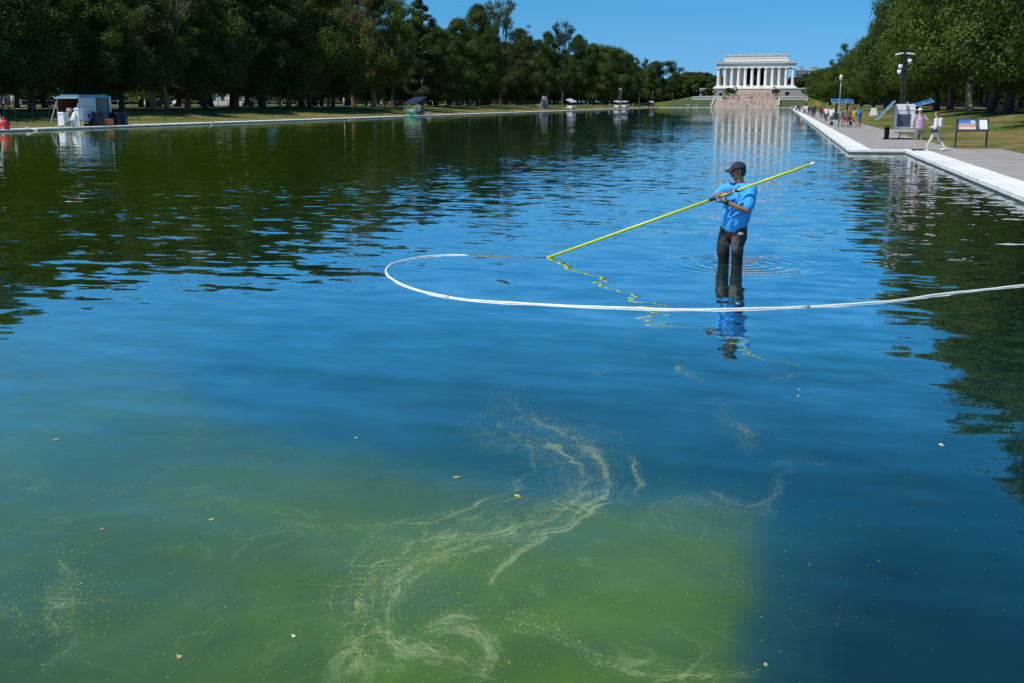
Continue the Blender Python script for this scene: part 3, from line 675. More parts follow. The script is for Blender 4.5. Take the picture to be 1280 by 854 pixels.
# floating flecks
def flecks(name, label, cat, pts, m, smin, smax):
    mb = MB()
    for x, y in pts:
        r = rnd.uniform(smin, smax); a = rnd.uniform(0, PI); e = rnd.uniform(.4, 1); k = len(mb.v)
        for j in range(5):
            t = a + 2 * PI * j / 5 + rnd.uniform(-.3, .3); q_ = r * rnd.uniform(.6, 1.1)
            u, v_ = q_ * math.cos(t), q_ * math.sin(t) * e
            mb.v.append((x + u * math.cos(a) - v_ * math.sin(a), y + u * math.sin(a) + v_ * math.cos(a), .0005))
        mb.v.append((x, y, r * .3)); mb.f += [(k + j, k + (j + 1) % 5, k + 5) for j in range(5)]
    return tag(mb.build(name, m), label, cat, kind='stuff')
def scat(n_, cxp, cyp, sx_, sy_):
    out = []
    for _ in range(n_):
        px, py = rnd.gauss(cxp, sx_), rnd.gauss(cyp, sy_)
        if py > 380: p = at(px, py); out.append((p.x, p.y))
    return out
def along(pts, n_, s_):
    out = []
    for _ in range(n_):
        i = rnd.randrange(len(pts) - 1); t = rnd.random(); a, b_ = pts[i], pts[i + 1]
        p = at(a[0] + (b_[0] - a[0]) * t + rnd.gauss(0, s_), a[1] + (b_[1] - a[1]) * t + rnd.gauss(0, s_ * .6)); out.append((p.x, p.y))
    return out
YEL = mat('algae_flecks_yellow', (.42, .44, .03), .8, .25, 30); PAL = mat('algae_flecks_pale', (.34, .40, .22), .8, .25, 30)
L0 = LINES[0][0]
fy = scat(300, 60, 760, 60, 45) + scat(120, 90, 720, 22, 22) + along([(460, 700), (448, 760), (445, 850)], 240, 9) + scat(330, 560, 770, 80, 55) + scat(120, 800, 740, 160, 60) + along(L0, 120, 22) + sum([along(q_[0], 14, 6) for q_ in LINES[20:]], []) + scat(110, 250, 700, 160, 70) + along([(448, 724), (480, 725)], 20, 3)
flecks('algae_flecks', 'loose yellow algae flecks drifting over the green water', 'algae', fy, YEL, .0016, .0052)
fp = along(L0, 900, 26) + along(LINES[1][0], 500, 9) + sum([along(q_[0], 110, 4) for q_ in LINES[20:]], []) + scat(420, 200, 690, 190, 90) + scat(260, 1100, 640, 120, 90) + scat(260, 900, 480, 220, 50) + scat(500, 560, 760, 130, 60) + scat(150, 1080, 560, 110, 25) + scat(120, 250, 480, 120, 60) + scat(180, 900, 690, 70, 60)
flecks('scum_specks', 'tiny pale specks of scum scattered on the water', 'scum', fp, PAL, .0010, .0030)
LEAFY = mat('fallen_leaf_yellow', (.62, .50, .03), .6, .2, 20); LEAFB = mat('fallen_leaf_tan', (.45, .33, .16), .7, .2, 20); LEAFW = mat('feather_white', (.65, .6, .5), .7, .1, 20)
for px, py, s_, mm, lb in ((264, 650, .022, LEAFY, 'bright yellow leaf floating alone on the left green water'), (224, 822, .024, LEAFB, 'curled tan leaf floating near the bottom left edge'),
    (367, 796, .018, LEAFW, 'pale curled petal floating right of the tan leaf'), (570, 597, .032, LEAFB, 'tan leaf floating just above the scum swirl'), (646, 620, .03, LEAFY, 'yellow brown leaf lying against the scum swirl'),
    (957, 831, .018, LEAFB, 'reddish leaf floating near the bottom, right of the green cloud'), (998, 495, .02, LEAFW, 'whitish leaf on blue water below the wading man'), (1176, 556, .03, LEAFW, 'whitish leaf on dark blue water at the right'), (70, 550, .03, LEAFB, 'small brown leaf far left on teal water'), (445, 548, .026, LEAFB, 'small tan leaf on blue water left of the swirl'), (1008, 328, .05, LEAFB, 'dark twig floating right of the wading man'), (128, 662, .018, LEAFB, 'small brown leaf on green water at the left')):
    p = at(px, py); mb = MB(); ns = 9; s_ *= .72
    ring = [(s_ * math.cos(t) * (1 if math.cos(t) > 0 else .8), s_ * .55 * math.sin(t) * (1 + .25 * math.sin(3 * t))) for t in [2 * PI * i / ns for i in range(ns)]]
    mb.v = [(u, v_, .004 + 5 * v_ * v_) for u, v_ in ring] + [(u, v_, .001 + 5 * v_ * v_) for u, v_ in ring] + [(0, 0, .003), (0, 0, .0005)]
    mb.f = [(i, (i + 1) % ns, 2 * ns) for i in range(ns)] + [((i + 1) % ns + ns, i + ns, 2 * ns + 1) for i in range(ns)] + [(i, i + ns, (i + 1) % ns + ns, (i + 1) % ns) for i in range(ns)]
    mb.tube([(s_ * .9, 0, .003), (s_ * 1.5, .003, .004)], .0015, 4)
    o = mb.build('fallen_leaf', mm); o.location = p; o.rotation_euler = (0, 0, rnd.uniform(0, 6)); tag(o, lb, 'leaf', 'leaves floating on the pool')
# ------------------------------------------------------------------ trees
def leaf_mat(name, dark, lite):
    m, n, b = newmat(name)
    pos_ = N(n, 'ShaderNodeTexCoord').outputs['Object']
    a = noi(n, .35, 3, pos_, .6).outputs[0]; f = noi(n, 2.6, 2, pos_, .6).outputs[0]
    t = mth(n, 'ADD', mth(n, 'MULTIPLY', a, .7), mth(n, 'MULTIPLY', f, .4))
    c = ramp(n, t, [(.36, dark), (.70, lite)])
    oi = N(n, 'ShaderNodeObjectInfo').outputs['Random']
    h = N(n, 'ShaderNodeHueSaturation'); n.links.new(c, h.inputs['Color']); h.inputs['Saturation'].default_value = 1.18
    n.links.new(mth(n, 'MULTIPLY_ADD', oi, .5, .75), h.inputs['Value']); n.links.new(mth(n, 'MULTIPLY_ADD', oi, -.035, .515), h.inputs['Hue'])
    n.nodes.remove(b)
    d = N(n, 'ShaderNodeBsdfDiffuse'); tr = N(n, 'ShaderNodeBsdfTranslucent'); gl = N(n, 'ShaderNodeBsdfGlossy'); gl.inputs['Roughness'].default_value = .6
    n.links.new(h.outputs[0], d.inputs[0]); n.links.new(h.outputs[0], tr.inputs[0]); gl.inputs[0].default_value = (.5, .5, .5, 1)
    m1 = N(n, 'ShaderNodeMixShader'); m1.inputs[0].default_value = .42; n.links.new(d.outputs[0], m1.inputs[1]); n.links.new(tr.outputs[0], m1.inputs[2])
    m2 = N(n, 'ShaderNodeMixShader'); m2.inputs[0].default_value = .035; n.links.new(m1.outputs[0], m2.inputs[1]); n.links.new(gl.outputs[0], m2.inputs[2])
    n.links.new(m2.outputs[0], n.nodes['Material Output'].inputs[0]); return m
LEAFM = leaf_mat('elm_leaves', (.038, .066, .018), (.098, .158, .040))
LEAFD = leaf_mat('dark_leaves', (.038, .060, .022), (.095, .132, .040))
LEAFO = leaf_mat('autumn_tinged_leaves', (.04, .045, .012), (.11, .10, .03))
BARK = mat('bark', (.075, .062, .05), .95, .35, 2.5, .02); BARKL = mat('pale_bark', (.24, .20, .15), .95, .3, 2.5, .02); BARKR = mat('brown_bark', (.17, .09, .05), .95, .3, 2.5, .02)
def leaves(pts_fn, count, seed, smin, smax):
    """vectorised leaf rhombs"""
    pass
def crown_mesh(name, clumps, count, smin, smax, seed, m, core=(0, 0, 10)):
    rs = np.random.RandomState(seed)
    C_ = np.array([c[0] for c in clumps]); Rr = np.array([c[1] for c in clumps])
    wgt = Rr ** 2; wgt = wgt / wgt.sum()
    k = rs.choice(len(clumps), count, p=wgt)
    d = rs.normal(size=(count, 3)); d /= np.linalg.norm(d, axis=1)[:, None]
    rad = Rr[k] * np.where(rs.rand(count) < .72, rs.uniform(.72, 1.08, count), rs.uniform(.15, .8, count))
    # ragged clumps
    lump = 1 + .28 * np.sin(3.1 * d[:, 0] + k) * np.sin(2.7 * d[:, 1] + 2 * k) + .12 * rs.normal(size=count)
    P = C_[k] + d * (rad * lump)[:, None] * np.array([1, 1, .72])
    nrm = d * .8 + rs.normal(size=(count, 3)) * .55 + np.array([0, 0, .35]); nrm /= np.linalg.norm(nrm, axis=1)[:, None]
    a = np.cross(nrm, rs.normal(size=(count, 3))); a /= np.linalg.norm(a, axis=1)[:, None]; b_ = np.cross(nrm, a)
    s = rs.uniform(smin, smax, count)[:, None]
    v = np.stack([P + a * s, P + b_ * s * .55 + nrm * s * .18, P - a * s * .9, P - b_ * s * .6 + nrm * s * .12], 1).reshape(-1, 3)
    me = bpy.data.meshes.new(name); me.vertices.add(len(v)); me.vertices.foreach_set('co', v.ravel())
    me.loops.add(len(v)); me.loops.foreach_set('vertex_index', np.arange(len(v), dtype=np.int32))
    me.polygons.add(count); me.polygons.foreach_set('loop_start', np.arange(0, len(v), 4, dtype=np.int32)); me.polygons.foreach_set('loop_total', np.full(count, 4, dtype=np.int32))
    me.update(); me.materials.append(m); return me
def branch_pts(a, b_, sag, r, n=5):
    a, b_ = Vector(a), Vector(b_); return [a.lerp(b_, i / n) + Vector((r.uniform(-1, 1) * .35, r.uniform(-1, 1) * .35, sag * math.sin(PI * i / n))) * (1 if 0 < i < n else 0) for i in range(n + 1)]
def tree_kind(name, seed, H, R, base, count, shape='elm', m=None, bark=None, leaf=(.10, .21), nclump=64, trunk_r=.43, twigs=False):
    r = random.Random(seed); clumps = []
    def env(t):
        if shape == 'elm': return R * (math.sin(PI * min(1, (.16 + .84 * t)) ** .9)) ** .6 * (1 - .12 * t)
        if shape == 'round': return R * math.sqrt(max(0, 1 - (2 * (t * .95 + .02) - 1) ** 2)) ** .8
        if shape == 'spire': return R * (1 - t) ** .75 * (.35 + .65 * min(1, t * 5)) + .5
        if shape == 'open': return R * (.55 + .6 * math.sin(PI * t))
        return R
    lob = [r.uniform(0, 6.3) for _ in range(4)]
    for i in range(nclump):
        t = (i + r.random()) / nclump; th = r.uniform(0, 2 * PI)
        e = env(t) * (1 + .20 * math.sin(2 * th + lob[0] + 3 * t) + .14 * math.sin(5 * th + lob[1] - 4 * t))
        rc = {'elm': r.uniform(1.0, 2.3) * (1.1 - .35 * t), 'round': r.uniform(1.0, 2.0), 'spire': r.uniform(.6, 1.3) * (1.1 - .5 * t), 'open': r.uniform(.6, 1.5)}[shape] * R / 7.5 * (1.6 if shape == 'spire' else 1)
        q_ = math.sqrt(r.uniform(.12, 1.0))
        rad = max(0, e * q_ - rc * .5)
        z = base + (H - base) * t
        if shape == 'elm': z -= (rad / R) ** 2 * 2.2 * t
        clumps.append(((rad * math.cos(th), rad * math.sin(th), min(z, H - rc * .5)), rc))
    for i in range(int(nclump * .20)):   # stray sprays that break the outline
        t = r.uniform(.25, .88); th = r.uniform(0, 2 * PI); e = env(min(t, .97)) * r.uniform(.88, 1.03) + .1
        clumps.append(((e * math.cos(th), e * math.sin(th), base + (H - base) * t * r.uniform(.95, 1.0)), r.uniform(.45, .85)))
    cm = crown_mesh('crown', clumps, count, leaf[0], leaf[1], seed, m or LEAFM)
    mb = MB(); fork = base * .55 + 1.0 if shape != 'spire' else H * .8
    lean = Vector((r.uniform(-.4, .4), r.uniform(-.4, .4), 0))
    mb.tube([(0, 0, -.4), (0, 0, .1), (0, 0, .4), lean * .5 + Vector((0, 0, fork * .6)), lean + Vector((0, 0, fork)), lean * 1.3 + Vector((0, 0, H * .6))],
            [trunk_r * 1.8, trunk_r * 1.4, trunk_r * 1.08, trunk_r * .92, trunk_r * .85, trunk_r * .3], 10)
    big = sorted(clumps[:nclump], key=lambda c: -c[1])[:22 if not twigs else 34]
    for c, rc in big:
        c = Vector(c); z0 = fork * r.uniform(.7, 1.15) if c.z > fork else fork * .6; z0 = min(z0, c.z - .2)
        s_ = lean * (z0 / fork) + Vector((0, 0, z0)); mid_ = s_.lerp(c, .5) + Vector((r.uniform(-.5, .5), r.uniform(-.5, .5), .8))
        rr_ = trunk_r * r.uniform(.22, .42)
        mb.tube([s_, s_.lerp(mid_, .5) + Vector((0, 0, .2)), mid_, mid_.lerp(c, .55), c], [rr_, rr_ * .85, rr_ * .6, rr_ * .38, rr_ * .15], 6)
        if twigs:
            for _ in range(5):
                e = c + Vector((r.uniform(-1.8, 1.8), r.uniform(-1.8, 1.8), r.uniform(.3, 3.0))); mb.tube([mid_.lerp(c, .6), (mid_.lerp(c, .6) + e) / 2 + Vector((0, 0, .3)), e], [rr_ * .3, rr_ * .2, .02], 4)
    tm = mb.mesh('trunk', bark or BARK, True)
    return (tm, cm, H, R)
KIND = dict(
    elm1=tree_kind('a', 11, 22, 8.2, 3.2, 66000, 'elm', nclump=110), elm2=tree_kind('b', 12, 22, 7.8, 3.6, 62000, 'elm', nclump=92),
    elm3=tree_kind('c', 13, 22, 8.6, 3.0, 66000, 'elm', nclump=120), elm4=tree_kind('d', 14, 22, 7.4, 4.2, 52000, 'elm', nclump=78, bark=BARKL),
    elm5=tree_kind('n', 19, 22, 8.0, 3.4, 62000, 'elm', nclump=100, m=LEAFD),
    round1=tree_kind('e', 15, 16, 7.6, 2.4, 30000, 'round', nclump=70, leaf=(.12, .24)), round2=tree_kind('f', 16, 16, 7.2, 1.4, 30000, 'round', nclump=66, m=LEAFD, leaf=(.12, .24)),
    spire=tree_kind('g', 17, 24, 4.8, 3.0, 34000, 'spire', nclump=84, leaf=(.11, .22), trunk_r=.40, m=LEAFD), open1=tree_kind('h', 18, 22, 7.0, 4.0, 15000, 'open', nclump=60, leaf=(.10, .20), twigs=True),
    bare=tree_kind('i', 21, 24, 5.0, 6.0, 5200, 'open', nclump=44, leaf=(.09, .17), bark=BARKL, twigs=True, trunk_r=.36), brown=tree_kind('j', 22, 22, 5.0, 7.0, 2600, 'open', nclump=40, leaf=(.09, .16), bark=BARKR, twigs=True, trunk_r=.34),
    low=tree_kind('k', 23, 12, 7.0, .6, 16000, 'round', nclump=50, m=LEAFM, leaf=(.25, .5)), lowo=tree_kind('l', 24, 12, 7.4, .6, 16000, 'round', nclump=50, m=LEAFO, leaf=(.25, .5)), farelm=tree_kind('m', 25, 22, 9, -.3, 20000, 'elm', nclump=70, leaf=(.3, .6)))
def tree(kind, x, y, z, h, label, group, rscale=1.0, rz=None, name='elm_tree', cat='tree'):
    tm, cm, H, R = KIND[kind]; t = thing(name, label, cat, (x, y, z - .1), rnd.uniform(0, 6.28) if rz is None else rz, group)
    s = h / H; t.scale = (s * rscale, s * rscale, s)
    mesh_obj('trunk', tm, t); mesh_obj('crown', cm, t); return t
GL = 'tall elms along the left bank'; GR_ = 'tall elms along the right lawn'
XLR, XRR = -79.0, 21.0
def yrow(px, X): # distance at which a row at X crosses the pixel column
    d = ray(px, 129); return X * d[1] / d[0]
LEFT = [ # px, top pixel or height, kind, width factor, label
 (-95, 20, 'elm1', 1.05, 'spreading elm beyond the left edge of the picture'),
 (-28, 20, 'elm3', 1.05, 'dark elm at the left edge behind the white shirted walkers'),
 (39, 16.5, 'elm2', 1.05, 'dark elm with a thick trunk just left of the open trailer'),
 (100, 17.5, 'elm1', 1.0, 'dense dark elm rising straight behind the open trailer'),
 (152, 18.5, 'elm5', 1.0, 'dark elm whose trunk stands at the right end of the open trailer'),
 (191, 18, 'elm4', .9, 'narrow elm between the trailer and the pale forked trunk'),
 (209, 19.5, 'bare', 1.0, 'half bare tree with a pale forked trunk and thin grey branches'),
 (234, 19.5, 'elm3', .95, 'dark elm just right of the pale forked trunk'),
 (256, 20.5, 'elm5', .95, 'elm with a broad flared trunk before the white building'),
 (295, 22, 'elm1', 1.0, 'bright topped elm right of the white building'),
 (329, 22, 'elm2', 1.0, 'leaning dark elm left of the twin trunks'),
 (361, 22.5, 'elm3', 1.0, 'dense elm with trunk left of the dark gap in the walk'),
 (387, 24, 'elm5', 1.0, 'heavy elm whose crown ends at the first gap of sky'),
 (416, 22, 'elm1', .85, 'lower elm just left of the bare brown trunk'),
 (442, 27.5, 'brown', 1.0, 'nearly bare tree with a reddish brown trunk against the sky gap'),
 (467, 24.5, 'elm4', .95, 'elm with a pale flared trunk right of the bare brown tree'),
 (492, -4, 'open1', 1.0, 'open crowned tree behind the green solar cart'),
 (527, -6, 'spire', 1.25, 'tall dark spire shaped tree right of the green solar cart'),
 (546, 34, 'elm3', .9, 'lower rounded elm below the notch of sky'),
 (572, 24, 'elm1', .95, 'elm just right of the notch of sky'),
 (597, 6, 'elm2', 1.0, 'big elm with a wide pale trunk and an open ragged top'),
 (626, 2, 'open1', 1.0, 'tree with two long bare leaders reaching above the skyline'),
 (652, 36, 'elm5', .95, 'short topped elm just right of the bare leaders'),
 (684, 40, 'elm4', .95, 'elm behind the pale stone stump right of the white shirts'),
 (703, 31, 'open1', .95, 'ragged tree with the highest tip before the skyline falls'),
 (722, 44, 'elm2', 1.0, 'elm just right of the ragged highest tip'),
 (741, 55, 'elm1', 1.0, 'rounded elm at the start of the smooth falling skyline'),
 (757, 58, 'round1', 1.1, 'broad rounded tree in the middle of the falling skyline'),
 (772, 62, 'elm3', 1.0, 'rounded elm above the second solar trailer'),
 (786, 68, 'elm5', 1.0, 'elm before the small dip in the far skyline'),
 (799, 73, 'open1', 1.0, 'thin twiggy tree in the dip of the far skyline'),
 (812, 84, 'elm2', 1.0, 'small looking elm between the thin tree and the last dark dome'),
 (830, 77, 'round2', 1.45, 'dark dome shaped tree that ends the left row'),
 (843, 90, 'elm1', 1.0, 'last low elm at the right foot of the dark dome')]
for px, top, kd, rs_, lb in LEFT:
    X = XLR + rnd.uniform(-1, 1) - (3 if px > 700 else 0)
    if px < 5:
        Y = {-95: 84, -28: 97}[px]
    else: Y = yrow(px, X)
    h = top if px < 480 else (1.45 + 0)
    if px >= 480: h = atY(px, top, Y).z - 1.4
    if kd in ('open1',) : h *= 1.02
    ws = rs_ * (22 / h if px > 480 else 1) ** .5
    tree(kd, X, Y, lawn_z_left(X), h, lb, GL, ws)
# second and third rows, then a wood across the open lawn
for row, (X, y0, y1, dy) in enumerate(((-95.5, 92, 800, 13.5), (-112, 100, 800, 15), (-128, 110, 760, 19))):
    y = y0
    while y < y1:
        px, _ = projn(np.array([X, y, 2.0])); cap_ = np.interp(px, [0, 430, 470, 520, 560, 620, 660, 700, 740, 770, 800, 840, 860], [-200, -60, 40, 25, 42, 35, 50, 48, 60, 66, 80, 92, 100])
        h = min(rnd.uniform(20, 25), max(9, atY(float(px), float(cap_), y).z - 1.5)) if px > 400 else min(rnd.uniform(20, 26), .17 * y - 3.7)
        if 446 < px < 470: h = min(h, 14)
        tree(rnd.choice(['elm1', 'elm2', 'elm3', 'elm5', 'elm5', 'elm4']), X + rnd.uniform(-1.5, 1.5), y, 1.5, h, 'dark elm standing in the rows behind the front trees of the left bank', 'elms of the rear rows on the left bank', rnd.uniform(.95, 1.15))
        y += dy * rnd.uniform(.85, 1.15)
y = 230
while y < 1150:
    X = -255 + rnd.uniform(-18, 18)
    tree('farelm', X, y, 1.5, rnd.uniform(13, 18) if y < 800 else 13, 'distant tree seen only between the left bank trunks', 'distant trees beyond the open lawn on the left', 1.3, name='distant_tree'); y += 15
RIGHT = [
 (1345, 86, 27.5, 'elm2', 1.0, 'large elm whose leaves overhang the top right corner'),
 (1290, None, 26, 'elm3', .95, 'elm at the right edge behind the wide double trunk'),
 (1261, None, 26, 'elm1', 1.0, 'elm with the widest trunk, beyond the information board'),
 (1239, None, 24, 'elm5', .9, 'elm with a thin dark trunk just left of the widest trunk'),
 (1212, None, 25, 'elm4', .95, 'elm with a dark trunk above the information board'),
 (1188, None, 24, 'elm2', 1.0, 'elm with a pale ridged trunk behind the white clad walker'),
 (1171, None, 24, 'elm1', .95, 'elm with a broad dark trunk right of the raised solar panel'),
 (1146, None, 24.5, 'elm5', .95, 'elm rising right behind the camera mast'),
 (1121, 2, 0, 'elm3', .95, 'elm with a pale trunk left of the camera mast'),
 (1107, 18, 0, 'elm2', .95, 'elm whose ragged top starts the high right skyline'),
 (1092, 34, 0, 'elm1', 1.0, 'elm left of the camera mast above the squat stone block'),
 (1077, 50, 0, 'elm5', 1.0, 'elm above the man with the blue backpack'),
 (1060, 56, 0, 'open1', 1.0, 'tree with a spiky protruding top at the left of the right hand trees'),
 (1049, 78, 0, 'elm3', 1.1, 'low elm behind the slim lamp post'),
 (1038, 85, 0, 'round1', 1.2, 'rounded tree just left of the slim lamp post'),
 (1026, 90, 0, 'round2', 1.2, 'dark bushy tree over the far walkers'),
 (1014, 95, 0, 'round1', 1.2, 'yellowish green rounded tree next to the terrace wall')]
for px, top, hh, kd, rs_, lb in RIGHT:
    X = XRR + rnd.uniform(-.6, .6)
    Y = yrow(px, X)
    if px == 1345: Y = 80.; X = 20.6
    if px == 1290: X = 22.5; Y = yrow(px, X)
    h = hh if hh else atY(px, top, Y).z - 1.0
    ws = rs_ * ((22 / h) ** .5 if not hh else 1)
    t = tree(kd, X, Y, lawn_z_right(X), h, lb, GR_, ws)
for row, (X, y0, y1, dy) in enumerate(((38, 122, 760, 13.5), (55, 165, 760, 15), (74, 300, 700, 19))):
    y = y0
    while y < y1:
        px, _ = projn(np.array([X, y, 2.0])); cap_ = np.interp(px, [1000, 1020, 1045, 1055, 1075, 1090, 1110, 1140, 1400], [100, 93, 86, 66, 45, 38, 15, -50, -200])
        h = min(rnd.uniform(20, 25), max(7, atY(float(px), float(cap_), y).z - 1.5))
        tree(rnd.choice(['elm1', 'elm2', 'elm3', 'elm5', 'elm4']), X + rnd.uniform(-1.5, 1.5), y, 1.3, h, 'elm standing in the rows behind the front trees of the right lawn', 'elms of the rear rows on the right lawn', rnd.uniform(.95, 1.15) * (22 / h) ** .4)
        y += dy * rnd.uniform(.85, 1.15)
y = 260
while y < 760:
    tree('farelm', 92 + rnd.uniform(-4, 4), y, 1.3, 11, 'distant tree seen between the right lawn trunks', 'distant trees beyond the right lawn', 1.3, name='distant_tree'); y += 15
# low trees on either side of the memorial
for px, top, Y, kd, rs_, lb in ((853, 95, 900, 'low', 1.5, 'low green tree at the left end of the trees beside the memorial'), (864, 91.5, 930, 'lowo', 1.7, 'brownish green rounded tree left of the memorial'), (874, 96, 900, 'low', 1.3, 'small green tree below the brownish rounded one'), (884, 94, 940, 'lowo', 1.5, 'rounded tree touching the left columns of the memorial'), (893, 99, 960, 'low', 1.4, 'dark tree behind the left corner of the memorial base'),
    (846, 99, 850, 'low', 1.5, 'low bushy tree right of the last left bank elm'), (997, 104, 950, 'low', 1.3, 'dark low tree at the right corner of the memorial base'), (1006, 97, 940, 'lowo', 1.5, 'olive rounded tree before the gridded hotel'), (1016, 96, 900, 'low', 1.5, 'dark green tree before the stepped grey building'), (1028, 92, 880, 'low', 1.7, 'dark green tree before the pale low building'), (1040, 88, 860, 'low', 1.8, 'full green tree where the right skyline starts to rise')):
    p = atY(px, top, Y); tree(kd, p.x, Y, 3, p.z - 3, lb, 'low trees beside the memorial', rs_, name='park_tree')
# shrubs at the terrace wall
SHR = tree_kind('s', 31, 4, 2.3, .1, 4200, 'round', nclump=34, m=LEAFD, leaf=(.2, .4), trunk_r=.12); KIND['shrub'] = SHR
for px, yb, h_, Y, lb in ((887.5, 120, 5.4, 800, 'largest rounded dark shrub before the left terrace wall'), (880, 120, 3.8, 800, 'smaller dark shrub at the left end of the terrace wall'), (911, 119.5, 5.2, 815, 'dark shrub left of the central terrace stairs'), (917, 119, 3.4, 815, 'small dark shrub against the left stair cheek'), (969.5, 119.5, 4.4, 815, 'dark shrub right of the central terrace stairs'), (984, 119.6, 2.6, 815, 'small low shrub before the right terrace wall'), (901, 120, 2.2, 805, 'tiny shrub between the big shrub and the stairs')):
    p = atY(px, yb, Y); tree('shrub', p.x, Y, p.z, h_, lb, 'shrubs along the terrace wall', 1.1, name='shrub', cat='shrub')
# a clipped hedge at the foot of the upper lawn

def wood(name, x0, x1, y0, y1, h, n_, seed, z=1.4):
    cl = []; r = random.Random(seed)
    for i in range(n_):
        t = i / n_; cl.append(((x0 + (x1 - x0) * t + r.uniform(-3, 3), y0 + (y1 - y0) * t, z + r.uniform(1, h)), r.uniform(2.4, 4.2)))
    return tag(mesh_obj(name, crown_mesh(name, cl, n_ * 220, .3, .6, seed, LEAFD)), 'low dark wood closing the view behind the trees %s' % ('on the left' if x0 < 0 else 'on the right'), 'wood', kind='stuff')
wood('far_wood', -285, -285, 200, 1500, 6, 420, 5); wood('far_wood', 100, 100, 240, 1300, 6, 300, 6)
# ------------------------------------------------------------------ things on the left bank and far off
IRON = mat('black_iron', (.02, .02, .022), .5, .2, 5); GREYM = mat('grey_metal', (.25, .26, .27), .45, .15, 4); WHITEP = mat('white_paint', (.74, .76, .78), .45, .05, 3)
BLUEW = mat('pale_blue_white_paint', (.50, .60, .70), .45, .06, 2); RUB = mat('rubber', (.02, .02, .02), .8, .2, 8); BROWNI = mat('brown_panel', (.16, .065, .035), .8, .25, 3)
NAVY = mat('navy_plastic', (.006, .010, .028), .5, .2, 4); REDP = mat('red_plastic', (.55, .03, .02), .45, .1, 5); TAN = mat('tan_wood', (.42, .28, .13), .7, .2, 4)
ORNG = mat('orange_plastic', (.50, .11, .02), .5, .1, 4); SOLB = mat('solar_blue', (.03, .11, .26), .25, .15, 3); SOLF = mat('solar_frame', (.45, .47, .5), .4, .1, 4); SOLD = mat('solar_dark', (.03, .04, .07), .25, .2, 3)
YELG = mat('yellow_green_vinyl', (.62, .72, .08), .5, .1, 4); GRNP = mat('green_plastic', (.02, .33, .16), .5, .1, 4); CREAM = mat('cream_panel', (.62, .60, .50), .6, .1, 3)
def wheel(parent, x, y, z, r, wd, axis='x', name='wheel'):
    me_ = MB(); prof = [(r * .55, -wd / 2), (r * .96, -wd / 2), (r, -wd / 4), (r, wd / 4), (r * .96, wd / 2), (r * .55, wd / 2)]
    me_.lathe((0, 0, 0), prof, 20); o = me_.build(name, RUB, parent, True)
    h = MB().lathe((0, 0, 0), [(r * .16, -wd * .56), (r * .52, -wd * .46), (r * .56, 0), (r * .52, wd * .46), (r * .16, wd * .56)], 14).build('rim', GREYM, o, True)
    o.location = (x, y, z); o.rotation_euler = (0, PI / 2, 0) if axis == 'x' else (PI / 2, 0, 0); return o
# open utility trailer (left)
XT = -61.35
pT = at(118, 159, .19); YT = XT * pT.y / pT.x
L_ = atY(77, 158, 1); 
def ypx(px, X=XT): return yrow(px, X)
ya, yb = ypx(99.5), ypx(139)       # along the bank
tr = thing('utility_trailer', 'open white and pale blue utility trailer parked on the left bank', 'trailer', (XT, ya, .19))
LT = (yb - ya); HT = 2.62; wT = 2.3
def tb(x0, x1, y0, y1, z0, z1, name, m, par=tr, bev=.01): return MB().box(x0, x1, y0, y1, z0, z1).build(name, m, par, bevel=bev)
yo = 0.0
tb(-wT, 0, 0, LT, .30, .42, 'floor', GREYM)
tb(-.05, 0, yo, LT * .50, .42, HT - .15, 'side_panel', BLUEW)
tb(-.05, 0, LT * .93, LT, .42, HT - .15, 'side_panel', BLUEW)
tb(-wT, -wT + .05, 0, LT, .42, HT - .15, 'rear_wall', BROWNI)
tb(-wT + .05, -.05, LT - .05, LT, .42, HT - .15, 'end_wall', BLUEW)
tb(-.85, -.8, LT * .50, LT * .68, .44, 2.2, 'inner_cabinet', BLUEW)
mb = MB(); mb.box(-wT - .04, .04, yo - .02, LT + .04, HT - .15, HT); mb.box(-wT + .2, -.2, yo + .2, LT - .2, HT + .002, HT + .12); mb.build('roof', mat('blue_roof', (.10, .27, .48), .4, .1, 3), tr, bevel=.02)
tb(-wT - .04, .04, -.35, -.04, HT - .22, HT - .10, 'roof', mat('grey_green_roof', (.40, .46, .42), .5, .1, 3))
for yy, x_ in ((-.10, 0), (-.11, -wT + .06)): tb(x_ - .06, x_, yy, yy + .09, .42, HT - .2, 'post', SOLF)
for yy in (LT * .50, LT * .90): tb(-.06, .02, yy, yy + .09, .30, HT - .16, 'door_frame', IRON)
tb(.004, .02, yo + .1, LT * .50 - .1, 1.65, 1.69, 'trim', GREYM)
tb(.0, .03, LT * .22, LT * .28, .75, 1.05, 'handle', NAVY)
MB().tube([(-wT, -.05, HT - .4), (-wT + .1, -1.3, .3)], .035, 6).build('strut', SOLF, tr); MB().tube([(0.0, -.1, HT - .5), (.05, -1.2, .5)], .035, 6).build('strut', SOLF, tr)
for yy in (LT * .36, LT * .56): wheel(tr, -.12, yy, .36, .36, .24, 'x')
tb(-1.5, -1.4, LT, LT + 1.3, .42, .52, 'tow_bar', IRON)
G3 = 'odds and ends stored round the open trailer'
